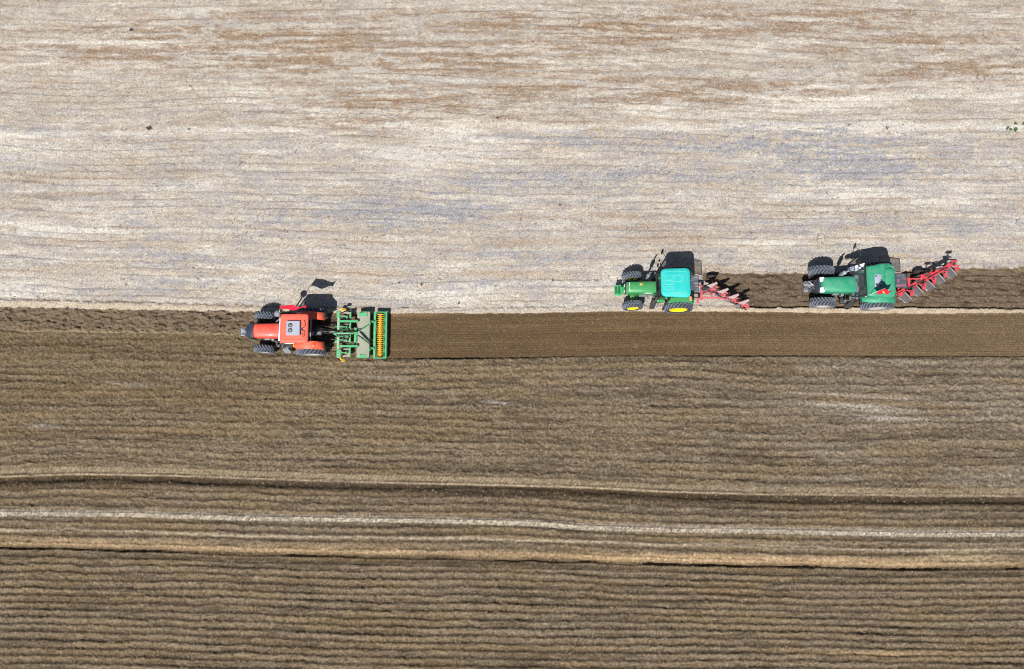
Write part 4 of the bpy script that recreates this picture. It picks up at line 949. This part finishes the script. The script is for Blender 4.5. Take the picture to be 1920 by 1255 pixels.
def plough_four():
    T = empty('plough', (10.24, 8.66, 0), PI)
    tag(T, 'faded red four-furrow reversible plough hitched behind the turquoise-roofed tractor', 'plough', 'ploughs behind the green tractors')
    f = MB()
    A = Vector((-1.90, -.30, .95)); B = Vector((-4.30, 1.02, .95)); d = (B - A).normalized(); n_ = Vector((-d.y, d.x, 0))
    f.bar(A, B, .11, .14); f.bar(A + n_ * .20 + d * .35, B + n_ * .13 - d * .02, .08, .11)
    f.bar(B, B + n_ * .14, .08, .1); f.build('beam', 'ppink', T)
    h = MB()
    h.bar((-1.50, -.38, .80), (-1.50, .52, .80), .12, .14); h.bar((-1.28, .42, .75), (-1.28, .72, .75), .10, .10); h.bar((-1.28, .42, .72), (-1.52, .42, .76), .08, .1); h.bar((-1.3, -.42, .72), (-1.52, -.38, .76), .08, .1)
    h.bar((-1.55, .08, .95), (-2.15, .10, 1.0), .10, .12); h.bar((-1.55, .40, .95), (-2.60, .42, 1.0), .09, .11); h.bar((-2.10, -.25, .98), (-2.10, .48, .98), .10, .12)
    h.bar((-1.50, .02, .8), (-1.42, .02, 1.25), .10, .08); h.bar((-2.55, .44, 1.0), (-3.1, .52, .98), .09, .10); h.build('headstock', 'ppink', T)
    hy = MB(); hy.tube([(-1.6, -.1, 1.12), (-2.1, -.22, 1.1)], .05, 10); hy.tube([(-1.5, .2, 1.2), (-1.8, .3, 1.3), (-2.2, .1, 1.15)], .016, 6); hy.tube([(-1.4, -.05, 1.2), (-1.7, -.2, 1.35), (-2.0, -.1, 1.1)], .016, 6); hy.build('hydraulic_cylinder', 'dark', T)
    for k in range(4):
        t = (.10, .38, .64, .90)[k]; q_ = A + (B - A) * t - n_ * .14
        body_parts(T, q_.x, q_.y - .05, .95, (-.80, -.60), 1, 'steel', .62)
        body_parts(T, q_.x, q_.y - .08, .98, (-.80, -.60), -1, 'pinksteel', .42)
        dc = MB(); dc.lathe([(-.008, .02), (-.004, .19), (.004, .19), (.008, .02)], c=(q_.x + .28, q_.y - .30, 1.22), axis='y', n=18); dc.build('disc_coulter', 'dsteel', T)
        sp = MB(); sp.tube([q_ + Vector((.2, .02, .12)), q_ + Vector((-.2, .16, .10))], .035, 8); sp.build('spring_pack', 'dark', T)
        cr = MB(); cr.bar((q_.x + .1, q_.y + .1, 1.0), (q_.x - .42, q_.y + .02, 1.02), .05, .07); cr.bar((q_.x + .02, q_.y, 1.02), (q_.x + .22, q_.y - .34, 1.20), .045, .06); cr.build('coulter_arm', 'ppink', T)
    w1 = MB(); w1.lathe([(-.07, .14), (-.09, .26), (-.06, .31), (.06, .31), (.09, .26), (.07, .14)], c=(-2.25, -1.0, .32), n=24, closed=True); w1.lathe([(-.05, .001), (-.05, .14), (.05, .14), (.05, .001)], c=(-2.25, -1.0, .32), n=18)
    w1.build('depth_wheel', 'black', T)
    w2 = MB(); w2.bar((-2.25, -.92, .34), (-2.2, -.45, .9), .06, .06); w2.build('wheel_arm', 'ppink', T)
    return T
plough_four()
def plough_five():
    T = empty('plough', (22.50, 8.93, 0), PI)
    tag(T, 'bright red five-furrow plough with grey mouldboards hitched behind the emerald tractor', 'plough', 'ploughs behind the green tractors')
    A = Vector((-1.35, .34, 1.0)); B = Vector((-4.75, -1.45, 1.0)); d = (B - A).normalized(); n_ = Vector((d.y, -d.x, 0))
    f = MB(); f.bar(A, B, .12, .15); f.bar(A + d * 1.9 + n_ * .16, B + n_ * .10, .07, .09); f.build('beam', 'pred', T)
    h = MB(); h.bar((-1.45, -.50, .80), (-1.45, .50, .80), .12, .14); h.bar((-1.10, -.06, 1.1), (-1.75, -.06, 1.1), .12, .12)
    h.bar((-1.75, -.48, 1.0), (-3.05, -.50, 1.0), .07, .09); h.bar((-2.00, -.58, 1.0), (-2.03, .10, 1.0), .14, .12); h.bar((-1.50, .30, .98), (-1.50, .60, .95), .18, .12)
    h.box((-2.92, -.60, 1.02), (.34, .36, .18), b=.05); h.build('headstock', 'pred', T)
    for o_ in (.05, .09): hs = MB(); hs.tube([A + d * t_ + Vector((0, o_ + .03 * math.sin(t_ * 5 + o_ * 40), .12)) for t_ in [k * .35 for k in range(11)]], .014, 5); hs.build('hydraulic_hose', 'black', T)
    w1 = MB(); w1.lathe([(-.08, .16), (-.11, .27), (-.08, .33), (.08, .33), (.11, .27), (.08, .16)], c=(-2.95, -1.02, .36), n=24, closed=True); w1.lathe([(-.05, .001), (-.05, .16), (.05, .16), (.05, .001)], c=(-2.95, -1.02, .36), n=18); w1.build('depth_wheel', 'black', T)
    w2 = MB(); w2.bar((-2.95, -.94, .36), (-2.92, -.66, .95), .07, .07); w2.build('wheel_arm', 'pred', T)
    spots = [(-1.75, .24), (-2.51, -.17), (-3.17, -.53), (-3.89, -.95), (-4.62, -1.33)]
    ends = [(-2.42, .82), (-3.17, .43), (-3.90, .04), (-4.56, -.31), (-5.29, -.73)]
    for (x, y), (ex_, ey) in zip(spots, ends):
        dv = Vector((ex_ - x, ey - y, 0)); L = dv.length * .92; dv.normalize(); pv = Vector((dv.y, -dv.x, 0))
        lg = MB(); lg.bar((x + .12, y - .02, 1.0), (x - .12, y + .16, .45), .06, .16); lg.box((x + .12, y - .04, 1.06), (.22, .20, .14), b=.03); lg.build('plough_leg', 'pred', T)
        b = MB(); rings = []
        for k in range(12):
            t = k / 11; c_ = Vector((x, y, 0)) + dv * (L * t)
            hh = .14 + .15 * math.sin(PI * (t * .8 + .12)); lean = .55 + .35 * t
            zt = .80 - .22 * t ** 1.5
            top = c_ + Vector((0, 0, zt)) ; bot = c_ + pv * (hh * .9) + Vector((0, 0, zt - .62 + .14 * t)); md = (top + bot) / 2 - pv * .03 + Vector((0, 0, -.05))
            nn = pv * .008 + Vector((0, 0, .014))
            # a thicker bright upper lip
            rings.append([top - nn, md - nn, bot - nn, bot + nn, md + nn, top + nn + Vector((0, 0, .012))])
        b.loft(rings); mo = b.build('mouldboard', 'dsteel', T, ang=50)
        lip = MB(); lip.tube([Vector((x, y, .82)) + dv * (L * t) + Vector((0, 0, -.22 * t ** 1.5)) for t in (0, .2, .4, .6, .8, 1)], [.010, .024, .034, .04, .036, .016], 6); lip.build('board_edge', 'steel', mo)
        cr = MB(); cr.bar((x - .02, y + .02, 1.02), (x - .62, y + .0, .98), .045, .06); cr.bar((x - .50, y - .02, .98), (x - .56, y + .22, .86), .05, .06); cr.tube([(x - .25, y + .0, 1.0), (x - .55, y + .30, .75), (x - .5, y + .38, .5)], .025, 6); cr.build('coulter_arm', 'pred', T)
        dc = MB(); dc.lathe([(-.008, .02), (-.004, .20), (.004, .20), (.008, .02)], c=(x - .45, y + .32, .42), axis='y', n=20); dc.build('disc_coulter', 'steel', T)
        sp = MB(); sp.tube([(x + .25, y - .10, 1.10), (x - .05, y - .16, 1.14), (x - .28, y - .10, 1.06)], .035, 8); sp.build('spring_pack', 'dark', T)
        sk = MB(); sk.quadplate([(x - .42, y + .10, .90), (x - .60, y + .06, .88), (x - .62, y + .26, .72), (x - .44, y + .28, .72)], .03); sk.build('skimmer', 'pred', T)
        s_ = MB(); s_.quadplate([(x + .05, y + .30, .12), (x - .40, y + .66, .08), (x - .45, y + .5, .20), (x - .10, y + .18, .22)], .03); s_.build('share', 'steel', T)
    # raised second set, folded over the beam, seen mostly as dark steel
    for t in (.55, .95):
        q_ = A + (B - A) * t; u = MB(); u.bar((q_.x, q_.y - .05, 1.1), (q_.x - .05, q_.y - .12, 1.55), .05, .12); u.quadplate([(q_.x + .2, q_.y - .10, 1.45), (q_.x - .25, q_.y - .12, 1.42), (q_.x - .22, q_.y - .16, 1.66), (q_.x + .1, q_.y - .16, 1.62)], .02); u.build('raised_body', 'pred', T)
    return T
plough_five()

# ------------------------------------------------------------------ small weeds and dark tufts
M['leaf'] = paint('weed_leaf', (.045, .10, .025), .6, dust=.4, dustcol=(.10, .14, .06), scale=20)
M['dead'] = paint('dead_weed', (.03, .028, .03), .8, dust=.3)
def weed(px, py, r, mat, label, group, n=16, seed=0):
    x, y = ground_point(px, py); rg = random.Random(seed); b = MB()
    for k in range(n):
        a_ = rg.uniform(0, 2 * PI); L = r * rg.uniform(.5, 1.1); ca, sa = math.cos(a_), math.sin(a_); w_ = L * .22; z1 = L * rg.uniform(.3, .9)
        b.quadplate([(0, 0, 0), (ca * L * .5 - sa * w_, sa * L * .5 + ca * w_, z1 * .8), (ca * L, sa * L, z1), (ca * L * .5 + sa * w_, sa * L * .5 - ca * w_, z1 * .8)], .004)
    o = b.build('weed', mat, None, loc=(x, y, gh(x, y)))
    return tag(o, label, 'weed', group)
g1 = 'green weeds in the pale stubble'; g2 = 'dark dead weeds in the pale stubble'
weed(1888, 241, .13, 'leaf', 'leftmost small green weed of the cluster at the right edge of the stubble', g1, seed=1)
weed(1894, 244, .12, 'leaf', 'small green weed second from left in the cluster near the right edge', g1, seed=2)
weed(1903, 244, .17, 'leaf', 'larger low green weed at the right of the cluster near the right edge', g1, seed=3)
weed(1903, 232, .15, 'leaf', 'green weed standing on the dark row line above the cluster', g1, seed=4)
weed(1918, 233, .13, 'leaf', 'green weed at the very right edge of the field', g1, seed=5)
weed(1663, 241, .13, 'leaf', 'lone green weed on the pale strip left of the weed cluster', g1, seed=6)
weed(1591, 235, .11, 'leaf', 'tiny green weed farthest left on the pale strip', g1, seed=7)
weed(280, 242, .20, 'dead', 'largest black dead weed with a thin stalk in the left stubble', g2, seed=8)
weed(355, 243, .12, 'dead', 'small black dead weed right of the stalked one in the left stubble', g2, seed=9)
weed(246, 57, .17, 'dead', 'black dead weed near the top left corner of the stubble', g2, seed=10)
weed(933, 222, .12, 'dead', 'black dead weed above the bright pale patch in the middle stubble', g2, seed=11)
weed(749, 531, .10, 'dead', 'dark dead weed above the rear end of the cultivator', g2, seed=12)
weed(790, 534, .10, 'dead', 'dark dead weed just right of the one above the cultivator', g2, seed=13)
weed(860, 569, .10, 'dead', 'dark dead weed beside the pale edge track right of the cultivator', g2, seed=14)
weed(1036, 526, .09, 'dead', 'dark dead weed in the stubble left of the turquoise-roofed tractor', g2, seed=15)
weed(1050, 385, .10, 'dead', 'dark dead weed alone in the middle of the blue-grey stubble', g2, seed=16)
